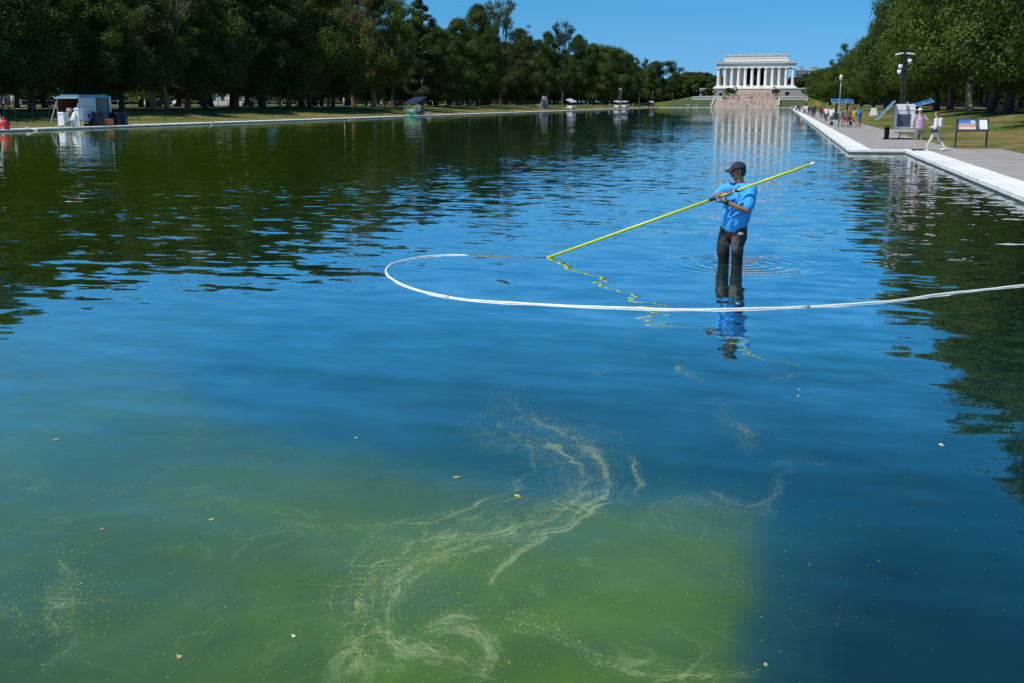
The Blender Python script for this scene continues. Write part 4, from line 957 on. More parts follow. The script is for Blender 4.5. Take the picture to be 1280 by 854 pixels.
def item(name, lb, cat, px, w_, d, h, m, shape='box', dx=1.0, z=.19, grp=G3):
    Y = yrow(px, XT + dx); mb = MB()
    if shape == 'box': mb.box(-d / 2, d / 2, -w_ / 2, w_ / 2, 0, h, taper=.03); mb.box(-d / 2 - .02, d / 2 + .02, -w_ / 2 - .02, w_ / 2 + .02, h * .9, h * .9 + .05)
    elif shape == 'barrel': mb.lathe((0, 0, 0), [(w_ * .42, 0), (w_ * .48, h * .1), (w_ * .5, h * .5), (w_ * .46, h * .9), (w_ * .5, h * .92), (w_ * .5, h)], 14)
    elif shape == 'can': mb.lathe((0, 0, 0), [(w_ * .5, 0), (w_ * .5, h * .6), (w_ * .3, h * .8), (w_ * .12, h)], 12)
    elif shape == 'bag': mb.ball((0, 0, h * .45), (d * .55, w_ * .55, h * .55), None, 12, 8); mb.tube([(0, 0, h * .9), (0.03, 0.02, h * 1.15)], w_ * .12, 6)
    o = mb.build(name, m, None, shape != 'box', bevel=.008 if shape == 'box' else 0); o.location = (XT + dx, Y, z); return tag(o, lb, cat, grp)
item('storage_bin', 'grey white ribbed bin at the open left end of the trailer', 'bin', 77.5, .75, .6, 1.25, WHITEP, dx=.9)
item('drum', 'white tapered drum standing before the trailer side panel', 'drum', 91.5, .62, .6, 1.25, WHITEP, 'can', dx=1.1)
item('crate', 'pale upright crate between the drum and the trailer door', 'crate', 97, .7, .5, 1.6, WHITEP, dx=.45)
item('cabinet', 'small tan drawer cabinet inside the open trailer', 'cabinet', 85, .9, .6, .8, TAN, dx=-1.2, z=.61)
item('paint_can', 'white tub on top of the tan cabinet in the trailer', 'tub', 86, .5, .4, .3, WHITEP, 'barrel', dx=-1.2, z=1.46)
item('fuel_can', 'yellow canister low behind the white drum', 'canister', 100.5, .3, .3, .55, mat('yellow_plastic', (.6, .4, .03), .5), 'can', dx=.8)
item('trash_bin', 'dark navy wheeled bin in front of the trailer door', 'bin', 121, .85, .7, 1.25, NAVY, dx=.7)
item('traffic_barrel', 'small yellow barrel at the foot of the trailer door', 'barrel', 127, .32, .3, .55, mat('yellow_plastic', (.6, .4, .03), .5), 'barrel', dx=.7)
item('toolbox', 'low orange red box on the coping right of the trailer door', 'box', 133, 1.2, .5, .6, ORNG, dx=.75)
item('equipment_case', 'big dark blue case at the right end of the trailer', 'case', 147, 1.7, .8, 1.15, NAVY, dx=.5)
item('generator', 'dark equipment box on the coping beside the blue case', 'box', 152.5, .5, .5, .95, NAVY, dx=.8)
Y_ = yrow(70, XT + 1.1)
for k_, (lb, px, r_) in enumerate((('loose tan board lying flat at the left end of the trailer', 71, .1), ('loose pale board leaning over the bins in the trailer mouth', 83, .5))):
    mb = MB().box(-.2, .2, -.9, .9, 0, .05); mb.box(-.18, .22, -.7, 1.0, .052, .09); o = mb.build('board', TAN, bevel=.006); o.location = (XT + 1.0, yrow(px, XT + 1), .2 + k_ * .35); o.rotation_euler = (r_ * .6, 0, .2); tag(o, lb, 'board', 'loose boards by the trailer')
# fence along the verge by the trailer
def fence(name, lb, pts, h, post_r, rails, m, group=None, step=None):
    t = thing(name, lb, 'fence', pts[0], 0, group); p0 = Vector(pts[0]); me_ = MB().tube([(0, 0, -.1), (0, 0, h)], post_r, 6).mesh('post', m)
    for a, b_ in zip(pts, pts[1:]):
        a, b_ = Vector(a), Vector(b_); n_ = max(1, int((b_ - a).length / step)) if step else 1
        for i in range(n_): mesh_obj('post', me_, t).location = a.lerp(b_, i / n_) - p0
        for z in rails: MB().tube([a - p0 + Vector((0, 0, z)), b_ - p0 + Vector((0, 0, z))], post_r * .55, 5).build('rail', m, t)
    mesh_obj('post', me_, t).location = Vector(pts[-1]) - p0; return t
fence('temporary_fence', 'thin black post and rail fence on the grass left of the trailer', [(-66, yrow(px, -66), lawn_z_left(-66)) for px in (-10, 4, 18, 40, 60, 74)], 1.75, .05, (.9, 1.7), IRON, 'temporary fences by the trailer')
fence('temporary_fence', 'thin black fence stretch right of the open trailer', [(-64, yrow(px, -64), lawn_z_left(-64)) for px in (154, 157, 172, 205)], 1.5, .035, (.8, 1.45), IRON, 'temporary fences by the trailer')
fence('walk_fence', 'low dark rail fence behind the front elms of the left bank', [(-88.5, 85, 1.5), (-88.5, 560, 1.5)], 1.15, .05, (.55, 1.1), IRON, 'rail fences behind the elms', step=3.0)
fence('walk_fence', 'low dark rail fence behind the front elms of the right lawn', [(33, 60, 1.35), (33, 420, 1.35)], 1.15, .05, (.55, 1.1), IRON, 'rail fences behind the elms', step=3.0)
p = at(3, 161, .19)
mb = MB().ball((0, 0, .42), (.45, .45, .42)); mb.lathe((0, 0, .78), [(.16, 0), (.12, .15), (.03, .2)], 10); mb.lathe((0, 0, 0), [(.4, 0), (.3, .12)], 12)
o = mb.build('red_buoy', REDP, None, True); o.location = (XL - .6, yrow(3, XL - .6), CZ); tag(o, 'red plastic buoy on the coping at the far left edge', 'buoy')
mb = MB().tube([(0, 0, 0), (-.35, -.15, 2.1)], .05, 8); mb.box(-.45, -.25, -.25, -.05, 1.9, 2.3); o = mb.build('white_pole', WHITEP); o.location = (XL - .5, yrow(1, XL - .5), CZ); tag(o, 'slanting white pole standing behind the red buoy', 'pole')
mb = MB().tube([(0, 0, .1), (.75, .4, -.12)], .06, 8); o = mb.build('white_pipe', WHITEP); o.location = (XL - .3, yrow(29, XL - .3), .16); tag(o, 'short white pipe slanting from the left coping into the pool', 'pipe')
# cart under a dark solar roof (512-535)
def solar_cart(px0, px1, X, lb):
    Y0, Y1 = yrow(px0, X), yrow(px1, X); L = min(Y1 - Y0, 7.5); z = lawn_z_left(X)
    t = thing('solar_cart', lb, 'cart', (X, Y0, z))
    MB().box(-.9, .9, .2, L * .55, .5, 1.35).build('body', CREAM, t, bevel=.03)
    MB().box(-.95, .97, .1, L * .6, 1.38, 1.62).build('canopy_edge', YELG, t, bevel=.02)
    mb = MB(); mb.box(-1.2, 1.1, -.2, L * .95, 0, .07, M=TR((0, .1, 1.75), 0, .0, math.radians(10))); mb.build('solar_panel', SOLD, t)
    for y_ in (.3, L * .52):
        for x_ in (-.85, .85): MB().tube([(x_, y_, 0), (x_, y_, 1.7)], .05, 6).build('post', SOLF, t)
    MB().box(-.5, .93, L * .25, L * .35, .75, 1.1).build('hatch', IRON, t)
    MB().box(-.8, .8, L * .56, L * .9, .3, 1.1).build('engine_box', IRON, t, bevel=.04)
    wheel(t, -.95, .9, .3, .3, .2); wheel(t, .95, .9, .3, .3, .2); wheel(t, .95, L * .5, .3, .3, .2); wheel(t, -.95, L * .5, .3, .3, .2); return t
solar_cart(510, 533, -63.0, 'cream solar cart with a dark tilted panel on the left bank')
o = MB().ball((0, 0, .5), (.42, .42, .5)).lathe((0, 0, .9), [(.12, 0), (.06, .15)], 8).build('green_tank', GRNP, None, True); o.location = (XL - 1.2, yrow(517, XL - 1.2), .17); tag(o, 'round green tank before the cream solar cart', 'tank')
for px, lb in ((512, 'low green crate left of the round green tank'), (524, 'low dark green crate below the cream solar cart')):
    mb = MB().box(-.4, .4, -1.2, 1.2, 0, .35); mb.box(-.44, .44, -1.25, 1.25, .3, .38); o = mb.build('green_crate', GRNP if px == 512 else mat('dark_green_plastic', (.01, .06, .04), .6), bevel=.01); o.location = (XL - 1.4, yrow(px, XL - 1.4), .18); tag(o, lb, 'crate', 'green crates by the solar cart')
mb = MB()
for i in range(9): a = rnd.uniform(0, 6.3); mb.tube([(0.3 * math.cos(a), .5 * math.sin(a), 0), (.2 * math.cos(a + 1), .4 * math.sin(a + 1), rnd.uniform(.3, .6)), (.35 * math.cos(a + 2), .6 * math.sin(a + 2), .1)], .07, 6)
o = mb.fused('coiled_hose', GREYM, None, .04, 2); o.location = (XL - 1.0, yrow(536.5, XL - 1), .18); tag(o, 'heap of grey coiled hose right of the solar cart', 'hose')

# mast trailers with solar wings
def wing(parent, M, w_, l_, m=SOLB, cells=True):
    o = MB().box(-w_ / 2, w_ / 2, -l_ / 2, l_ / 2, -.02, .02).build('solar_panel', SOLF, parent); o.matrix_local = M
    if cells:
        me_ = MB().box(-w_ / 6 + .02, w_ / 6 - .02, -l_ / 8 + .02, l_ / 8 - .02, .021, .027).mesh('cell', m)
        me2 = MB().box(-w_ / 6 + .02, w_ / 6 - .02, -l_ / 8 + .02, l_ / 8 - .02, -.026, -.021).mesh('cell', m)
        for i in range(3):
            for j in range(4):
                for q_ in (me_,): c = mesh_obj('cell', q_, o); c.location = (-w_ / 3 + i * w_ / 3, -l_ * 3 / 8 + j * l_ / 4, 0)
    return o
def mast_trailer(label, loc, rz, full=True, pm=SOLB, bm_=None, group='solar mast trailers by the pool', mast=4.8):
    t = thing('mast_trailer', label, 'trailer', loc, rz, group); W_ = mat('trailer_white', (.62, .63, .64), .45, .06, 3); bm_ = bm_ or W_
    G_ = mat('trailer_side_grey', (.20, .20, .20), .5, .15, 3)
    # local: -y is the end that faces the camera, x to the right
    MB().box(-.46, .46, -.55, .75, .62, 1.62, taper=.02).build('cabinet', G_, t, bevel=.015)
    MB().box(-.50, .50, -.60, -.555, .62, 1.62).build('end_frame', W_, t, bevel=.01)
    MB().box(-.36, .30, -.625, -.603, .72, 1.42).build('door', mat('door_dark', (.06, .07, .10), .4, .2, 3), t, bevel=.006)
    mb = MB()
    for i in range(7): mb.box(-.32, .26, -.634, -.626, .78 + i * .09, .81 + i * .09)
    MB().box(.36, .46, -.64, -.603, .8, 1.45).build('hose_bracket', WHITEP, t, bevel=.01)
    MB().box(-.52, .52, -.62, .78, 1.63, 1.98, taper=.05).build('top_box', W_, t, bevel=.015)
    MB().box(.03, .16, -.72, -.625, 1.70, 1.92).build('lamp', GREYM, t, bevel=.02)
    MB().tube([(0.1, -.5, 1.98), (.1, -.5, 2.12)], .05, 8).build('beacon', GREYM, t)
    MB().box(-.68, .68, -.85, -.63, .42, .56).build('bumper', SOLF, t, bevel=.01)
    MB().box(-.45, .45, -.63, 1.9, .40, .50).build('chassis', IRON, t, bevel=.01)
    wheel(t, -.78, -.05, .33, .33, .22); wheel(t, .78, -.05, .33, .33, .22)
    for sx in (-1, 1): MB().box(sx * .78 - .14, sx * .78 + .14, -.42, .32, .68, .73, taper=.02).build('mudguard', IRON, t, bevel=.02)
    MB().tube([(-.1, -.8, .42), (-.25, -.85, .05), (-.35, -.85, .02)], .025, 6).build('stand', IRON, t); MB().tube([(0, 1.9, .45), (0, 2.6, .45)], .04, 6).build('tow_bar', IRON, t); MB().tube([(0, 2.4, .0), (0, 2.4, .6)], .035, 6).build('jack', GREYM, t)
    # mast: lattice of four uprights with rungs
    me_ = MB(); hm = mast
    for x_ in (-.11, .11):
        for y_ in (-.11, .11): me_.tube([(x_, y_, 1.6), (x_ * .7, y_ * .7, hm)], .021, 5)
    z = 1.8
    while z < hm - .2:
        k_ = .11 * (1 - .3 * (z - 1.6) / (hm - 1.6)); me_.tube([(-k_, -k_, z), (k_, -k_, z + .2)], .014, 4); me_.tube([(k_, -k_, z + .2), (-k_, -k_, z + .4)], .014, 4); me_.tube([(-k_, k_, z), (-k_, -k_, z + .25)], .014, 4); z += .42
    me_.tube([(0, 0, 1.6), (0, 0, hm)], .05, 8); me_.build('mast', IRON, t).location = (-.1, .5, 0)
    for (x_, z_) in ((-.42, hm), (.12, hm)):
        MB().box(-.22, .22, -.12, .12, -.045, .05, M=TR((x_, .4, z_), 0, .12 if x_ > 0 else -.2), taper=.03).build('floodlight', SOLF, t, bevel=.02)
    MB().tube([(-.45, .5, hm - .08), (.25, .5, hm - .08)], .03, 6).build('cross_arm', IRON, t)
    for (x_, z_) in ((.12, hm - .42), (-.32, hm - .72), (-.36, hm - 1.02)):
        o = MB().lathe((0, 0, 0), [(.10, .12), (.11, 0), (.09, -.06), (.03, -.12)], 10).build('camera', WHITEP, t, True); o.location = (x_, .38, z_); MB().tube([(0, 0, 0.05), (-x_ * .6 - .05, .12, .05)], .02, 5).build('bracket', IRON, o)
    return t
mt = mast_trailer('white mast trailer with raised blue solar panels on the promenade', at(1126, 174, .17) , 0)
mt.location = (6.75, 67.6, .164); mt.rotation_euler = (0, 0, math.radians(-2)); mt.scale = (1.12, 1.12, 1.0)
wing(mt, TR((-.93, .0, 1.62), 0, math.radians(-52), 0), 1.35, 2.2, SOLB)
wing(mt, TR((.72, .9, 1.98), 0, math.radians(-17), 0) @ Matrix.Rotation(math.radians(6), 4, 'X'), 1.45, 1.5, SOLB)
MB().tube([(-.5, 0, 1.4), (-.85, 0, 1.45)], .03, 6).build('panel_arm', SOLF, mt); MB().tube([(.3, .7, 1.95), (.8, .9, 1.92)], .03, 6).build('panel_arm', SOLF, mt)
# second one farther along the promenade, roof panels level
def cart2(px, Y, z, lb, pm, w2_=1.6, mast=True, hgt=2.15, body=None, tilt=0, X=None):
    x = atY(px, 130, Y).x if X is None else X; t = thing('solar_trailer', lb, 'trailer', (x, Y, z), 0, 'smaller solar trailers along the pool')
    MB().box(-.7, .7, -.6, .8, .5, 1.1).build('body', body or IRON, t, bevel=.03)
    MB().box(-.95, .95, -.75, -.6, .35, .5).build('bumper', SOLF, t, bevel=.01)
    for x_ in (-.55, .45): MB().box(x_ - .08, x_ + .08, -.5, -.34, 1.1, hgt).build('post', IRON, t)
    wheel(t, -.85, 0, .32, .32, .22); wheel(t, .85, 0, .32, .32, .22)
    wing(t, TR((-w2_ * .02, 0, hgt + .08), 0, math.radians(tilt), math.radians(12)), 2 * w2_, 1.7, pm, cells=Y < 160)
    if mast: MB().tube([(-.05, .4, 1.0), (.25, .4, 6.3)], [.07, .05], 8).build('mast', GREYM, t); MB().box(.12, .4, .3, .5, 6.2, 6.55).build('lamp', SOLF, t, bevel=.02)
    return t
cart2(1053, 109, .165, 'dark solar trailer with a flat blue roof panel among the far walkers', SOLB, 1.0, mast=False, tilt=2)
for px, lb, pm, Yx, tl in ((714, 'white solar trailer with a tilted yellow green panel under the falling skyline', YELG, -62.2, 24), (772, 'white trailer with a flat yellow green cover on the left bank', YELG, -62.2, 8), (781, 'white trailer with a low yellow cover right behind the flat covered one', YELG, -62.5, 4), (814, 'tiny red and white cart with a green yellow wing on the left bank', YELG, -62.0, 10), (839, 'farthest small white trailer on the left bank before the stairs', SOLF, -62, 0)):
    Y = yrow(px, Yx); t = cart2(px, Y, .2, lb, pm, 1.0 if px < 830 else .7, px in (772, 814, 839), 2.3 if px == 714 else 2.2, WHITEP if px != 814 else REDP, tl, X=Yx); t.rotation_euler = (0, 0, -.5)
    t.scale = (1.3, 1.3, 1.15)
# lamp posts
def lamp_post(px, Y, zb_, h, lb):
    x = atY(px, 130, Y).x; t = thing('lamp_post', lb, 'lamp post', (x, Y, zb_), 0, 'slim lamp posts')
    MB().lathe((0, 0, 0), [(.22, 0), (.2, .5), (.10, .6), (.075, h * .5), (.055, h)], 10).build('post', GREYM, t, True)
    MB().lathe((0, 0, h), [(.08, 0), (.2, .12), (.24, .5), (.16, .72), (.03, .8)], 10).build('lantern', CREAM, t, True)
lamp_post(1049.5, 150, .6, 4.4, 'slim lamp post rising behind the dark solar trailer')
lamp_post(776, 420, 1.2, 5.6, 'lamp post before the dark trees above the second left solar trailer')
lamp_post(527.5, 215, 1.1, 5.0, 'pale slim post standing right of the cream solar cart')
# squat stone by the right trees, stumps
def stone_block(px, py, Y, w_, h, lb, top=.55, cat='stone'):
    p_ = atY(px, py, Y); mb = MB().box(-w_ / 2, w_ / 2, -w_ / 2, w_ / 2, -.2, h * .25); mb.box(-w_ * .42, w_ * .42, -w_ * .42, w_ * .42, h * .25, h, taper=w_ * .42 * (1 - top)); o = mb.build('stone_block', GRAN if px < 900 else WHITEST, None, bevel=.03); o.location = (p_.x, Y, lawn_z_left(p_.x) if p_.x < 0 else lawn_z_right(p_.x)); tag(o, lb, cat, 'pale stone blocks on the lawns')
stone_block(1092.5, 134, 175, 1.15, 1.1, 'squat pale stone block on the lawn before the right trees', .75)
stone_block(680.5, 133, 330, 2.6, 3.4, 'tall tapered pale stone on the left lawn under the ragged tree', .5)
# interpretive board
sg = thing('information_board', 'low dark framed information board with a landscape picture on two posts', 'sign', (0, 0, 0))
A1, A2 = at(1194.5, 183.5, .17), at(1236.5, 185, .17); A2.y = A1.y - .25; ctr = (A1 + A2) / 2; sg.location = (ctr.x, ctr.y, .17)
wS = (A2 - A1).length; DKB = mat('sign_frame_navy', (.018, .028, .05), .5, .15, 6)
Mp = TR((0, 0, 0)) @ Matrix.Rotation(math.radians(-28), 4, 'X')
hP = .70; zc_ = 1.02; tilt = math.radians(-38)
bd = MB().box(-wS / 2 - .06, wS / 2 + .06, -.03, .03, -hP / 2, hP / 2).build('board', DKB, sg, bevel=.008); bd.location = (0, 0, zc_); bd.rotation_euler = (tilt, 0, 0)
def pic_mat():
    m, n, b = newmat('landscape_print'); tc = N(n, 'ShaderNodeTexCoord').outputs['Generated']; sx_ = N(n, 'ShaderNodeSeparateXYZ'); n.links.new(tc, sx_.inputs[0])
    t = noi(n, 5, 4, tc, .6).outputs[0]; z = mth(n, 'ADD', sx_.outputs[2], mth(n, 'MULTIPLY', mth(n, 'SUBTRACT', t, .5), .22))
    n.links.new(ramp(n, z, [(.05, (.60, .50, .40)), (.22, (.62, .42, .30)), (.36, (.42, .16, .07)), (.52, (.58, .36, .26)), (.58, (.10, .22, .50)), (.95, (.03, .10, .33))]), b.inputs['Base Color']); b.inputs['Roughness'].default_value = .35; return m
xs0 = -wS / 2
o = MB().box(xs0 + .05, xs0 + wS * .60, -.040, -.031, -hP * .40, hP * .40).build('picture', pic_mat(), bd)
MB().box(xs0 + wS * .44, xs0 + wS * .585, -.046, -.041, hP * .08, hP * .32).build('inset_picture', mat('inset_print', (.45, .58, .68), .4, .3, 9), bd)
MB().box(xs0 + wS * .73, xs0 + wS * 1.0 - .02, -.040, -.031, -hP * .38, hP * .38).build('text_panel', mat('panel_white', (.72, .73, .73), .4, .03, 4), bd)
mb = MB()
for i in range(9): mb.box(xs0 + wS * .75, xs0 + wS * (.97 - .05 * (i % 3 == 2)), -.0425, -.0405, hP * (.32 - i * .075), hP * (.335 - i * .075))
mb2 = MB()
for i in range(8): mb2.box(xs0 + wS * .625, xs0 + wS * (.705 - .02 * (i % 4 == 3)), -.0345, -.0315, hP * (.30 - i * .07), hP * (.318 - i * .07))
tag(mb.build('text_lines', mat('print_grey', (.50, .51, .52), .5), bd), kind='stuff'); tag(mb2.build('text_lines', mat('print_pale', (.18, .22, .30), .5), bd), kind='stuff')
for sx in (-1, 1):
    MB().box(-.035, .035, -.04, .04, 0, 1.3, M=TR((sx * (wS / 2 + .02), .06, 0), 0, 0, 0)).build('post', DKB, sg, bevel=.006)
    MB().box(-.16, .16, -.10, .10, 0, .015, M=TR((sx * (wS / 2 + .02), .06, 0))).build('foot_plate', DKB, sg)
# pale building and vehicles beyond the left trees
PB = thing('pale_pavilion', 'pale low building glimpsed between the left trunks', 'building', (atY(283, 110, 300).x, 300, 1.5))
wP = atY(306, 110, 300).x - atY(262, 110, 300).x
MB().box(-wP / 2, wP / 2, 0, 8, 0, 5.0).build('wall', mat('pavilion_wall', (.62, .60, .55), .8, .06, .5), PB)
mb = MB().add([(-wP / 2 - .5, -.5, 5), (wP / 2 + .5, -.5, 5), (wP / 2 + .5, 8.5, 5), (-wP / 2 - .5, 8.5, 5), (-wP / 2 + 2, 4, 7.8), (wP / 2 - 2, 4, 7.8)], [(0, 1, 5, 4), (1, 2, 5), (2, 3, 4, 5), (3, 0, 4), (3, 2, 1, 0)]); mb.build('roof', WHITEP, PB)
wn = MB().box(-.6, .6, -.06, .1, 1.4, 3.2).mesh('window', HW)
for i in range(4): mesh_obj('window', wn, PB).location = (-wP / 2 + wP * (i + .5) / 4, 0, 0)
fence('site_barrier', 'pale band of barrier panels beyond the left trees', [(-150, 170, 1.5), (-150, 560, 1.5)], 1.3, .06, (.3, 1.2), WHITEP, step=12)
VC = [mat('van_white', (.72, .73, .74), .35, .04, 2), mat('car_dark', (.03, .035, .04), .3, .1, 2), mat('car_blue', (.04, .09, .22), .3, .1, 2), mat('car_silver', (.45, .46, .48), .3, .05, 2)]
def car(px, X, cm, lb, van=False, rz=0, z=1.5):
    Y = yrow(px, X); t = thing('parked_van' if van else 'parked_car', lb, 'van' if van else 'car', (X, Y, z), rz, 'vehicles parked beyond the trees'); h = 2.1 if van else 1.45; l = 2.6 if van else 2.25
    pr = [(-l, .35), (-l, .9), (-l * .86, 1.0), (-l * .62, h), (l * .55, h), (l * .72, 1.05), (l, .95), (l, .35)] if not van else [(-l, .35), (-l, h * .95), (-l * .95, h), (l * .6, h), (l * .8, 1.25), (l, 1.05), (l, .35)]
    mb = MB(); n_ = len(pr); mb.v = [(-.85, y_, z_) for y_, z_ in pr] + [(.85, y_, z_) for y_, z_ in pr]; mb.f = [tuple(range(n_)), tuple(reversed(range(n_, 2 * n_)))] + [(i, i + n_, (i + 1) % n_ + n_, (i + 1) % n_) for i in range(n_)]
    mb.build('body', cm, t, bevel=.06)
    MB().box(.82, .87, -l * .55, l * .5, h * .62, h * .92).build('window', HW, t)
    for y_ in (-l * .62, l * .62): wheel(t, .78, y_, .33, .33, .2); wheel(t, -.78, y_, .33, .33, .2)
for px, X, cm, lb, van in ((198, -140, 1, 'dark car seen beyond the pale forked trunk', 0), (186, -141, 0, 'white van beyond the trunks left of the pale forked trunk', 1), (225, -142, 3, 'silver car beyond the trunks right of the forked trunk', 0), (481, -140, 0, 'white van glimpsed right of the bare brown trunk', 1), (489, -140, 2, 'blue car next to the white van beyond the trees', 0), (310, -143, 1, 'dark car before the pale building', 0), (376, -140, 3, 'silver car in the gap right of the twin trunks', 0), (541, -142, 0, 'white van beyond the trees right of the solar cart', 1)): car(px, X, VC[cm], lb, van)
for px, X, cm, lb in ((1239, 62, 2, 'blue car beyond the right trees next to the widest trunk'), (1243, 60, 0, 'white car behind the blue one beyond the right trees'), (1278, 62, 0, 'white car beyond the trees at the right edge')): car(px, X, VC[cm], lb, z=1.3)
# bench and bins on the left walk
for px, lb in ((204, 'dark bench under the pale forked tree'), (497, 'dark box shaped bench left of the cream solar cart'), (312, 'dark bench right of the white building'), (575, 'dark bench under the trees right of the solar cart')):
    X = -83; t = thing('bench', lb, 'bench', (X, yrow(px, X), 1.56), PI / 2, 'benches along the left walk')
    for i in range(4): MB().box(-.85, .85, -.25 + i * .13, -.15 + i * .13, .42, .46).build('slat', IRON, t)
    for i in range(3): MB().box(-.85, .85, .28, .32, .52 + i * .14, .62 + i * .14).build('slat', IRON, t)
    for x_ in (-.75, .75): MB().box(x_ - .04, x_ + .04, -.25, .32, 0, .42).build('leg', IRON, t)
# ------------------------------------------------------------------ people
SKD = mat('skin_dark', (.13, .062, .035), .5, .06, 8); SKM = mat('skin_medium', (.36, .20, .13), .55, .05, 8); SKL = mat('skin_light', (.55, .34, .25), .55, .05, 8)
def cloth(name, c, var=.08): return mat('cloth_' + name, c, .85, var, 5, .002, bscale=30)
CL = {k: cloth(k, v) for k, v in dict(white=(.72, .72, .74), black=(.018, .018, .02), navy=(.02, .03, .08), grey=(.22, .22, .23), khaki=(.20, .20, .15), pink=(.52, .34, .46), blue=(.03, .20, .62), red=(.50, .04, .04), olive=(.10, .11, .03), yellow=(.60, .42, .03), teal=(.05, .40, .42), lime=(.45, .62, .05), orange=(.60, .20, .03), tan=(.40, .30, .20), maroon=(.18, .03, .04), cream=(.62, .58, .50), sky=(.22, .42, .65), denim=(.06, .09, .17)).items()}
def figure_joints(H=1.75, legL=(0, 0), legR=(0, 0), armL=(0, .15, .12), armR=(0, .15, .12), lean=0, sit=0):
    s = H / 1.75; J = {}
    hz = .92 if not sit else .47
    J['pel'] = Vector((0, 0, hz)); tz = lambda d, off: Vector((0, math.sin(off) * d, math.cos(off) * d))
    J['chest'] = J['pel'] + tz(.36, lean); J['neck'] = J['pel'] + tz(.56, lean); J['head'] = J['pel'] + tz(.72, lean * .7) + Vector((0, .015, 0))
    for sd, sg_, leg, arm in (('L', -1, legL, armL), ('R', 1, legR, armR)):
        hip = J['pel'] + Vector((sg_ * .095, 0, -.02)); a, k = leg
        if sit: a, k = 1.45, 1.45
        kn = hip + Vector((sg_ * .01, math.sin(a) * .43, -math.cos(a) * .43)); b_ = a - k
        an = kn + Vector((0, math.sin(b_) * .41, -math.cos(b_) * .41)); toe = an + Vector((sg_ * .02, math.cos(b_ * .6) * .17, -.045 + math.sin(b_ * .6) * .10))
        J['hip' + sd], J['knee' + sd], J['ank' + sd], J['toe' + sd] = hip, kn, an, toe
        sh = J['pel'] + tz(.50, lean) + Vector((sg_ * .19, 0, 0)); sw_, el, ab = arm
        e = sh + Vector((sg_ * math.sin(ab) * .29, math.sin(sw_) * .29 * math.cos(ab), -math.cos(sw_) * math.cos(ab) * .29))
        f_ = sw_ + el; hnd = e + Vector((-sg_ * math.sin(el * .4) * .08, math.sin(f_) * .25, -math.cos(f_) * .25))
        J['sh' + sd], J['elb' + sd], J['hand' + sd] = sh, e, hnd
    if not sit:
        low = min(J['ankL'].z, J['ankR'].z) - .075
        for k in J: J[k] = J[k] - Vector((0, 0, low))
    return {k: v * s for k, v in J.items()}, s
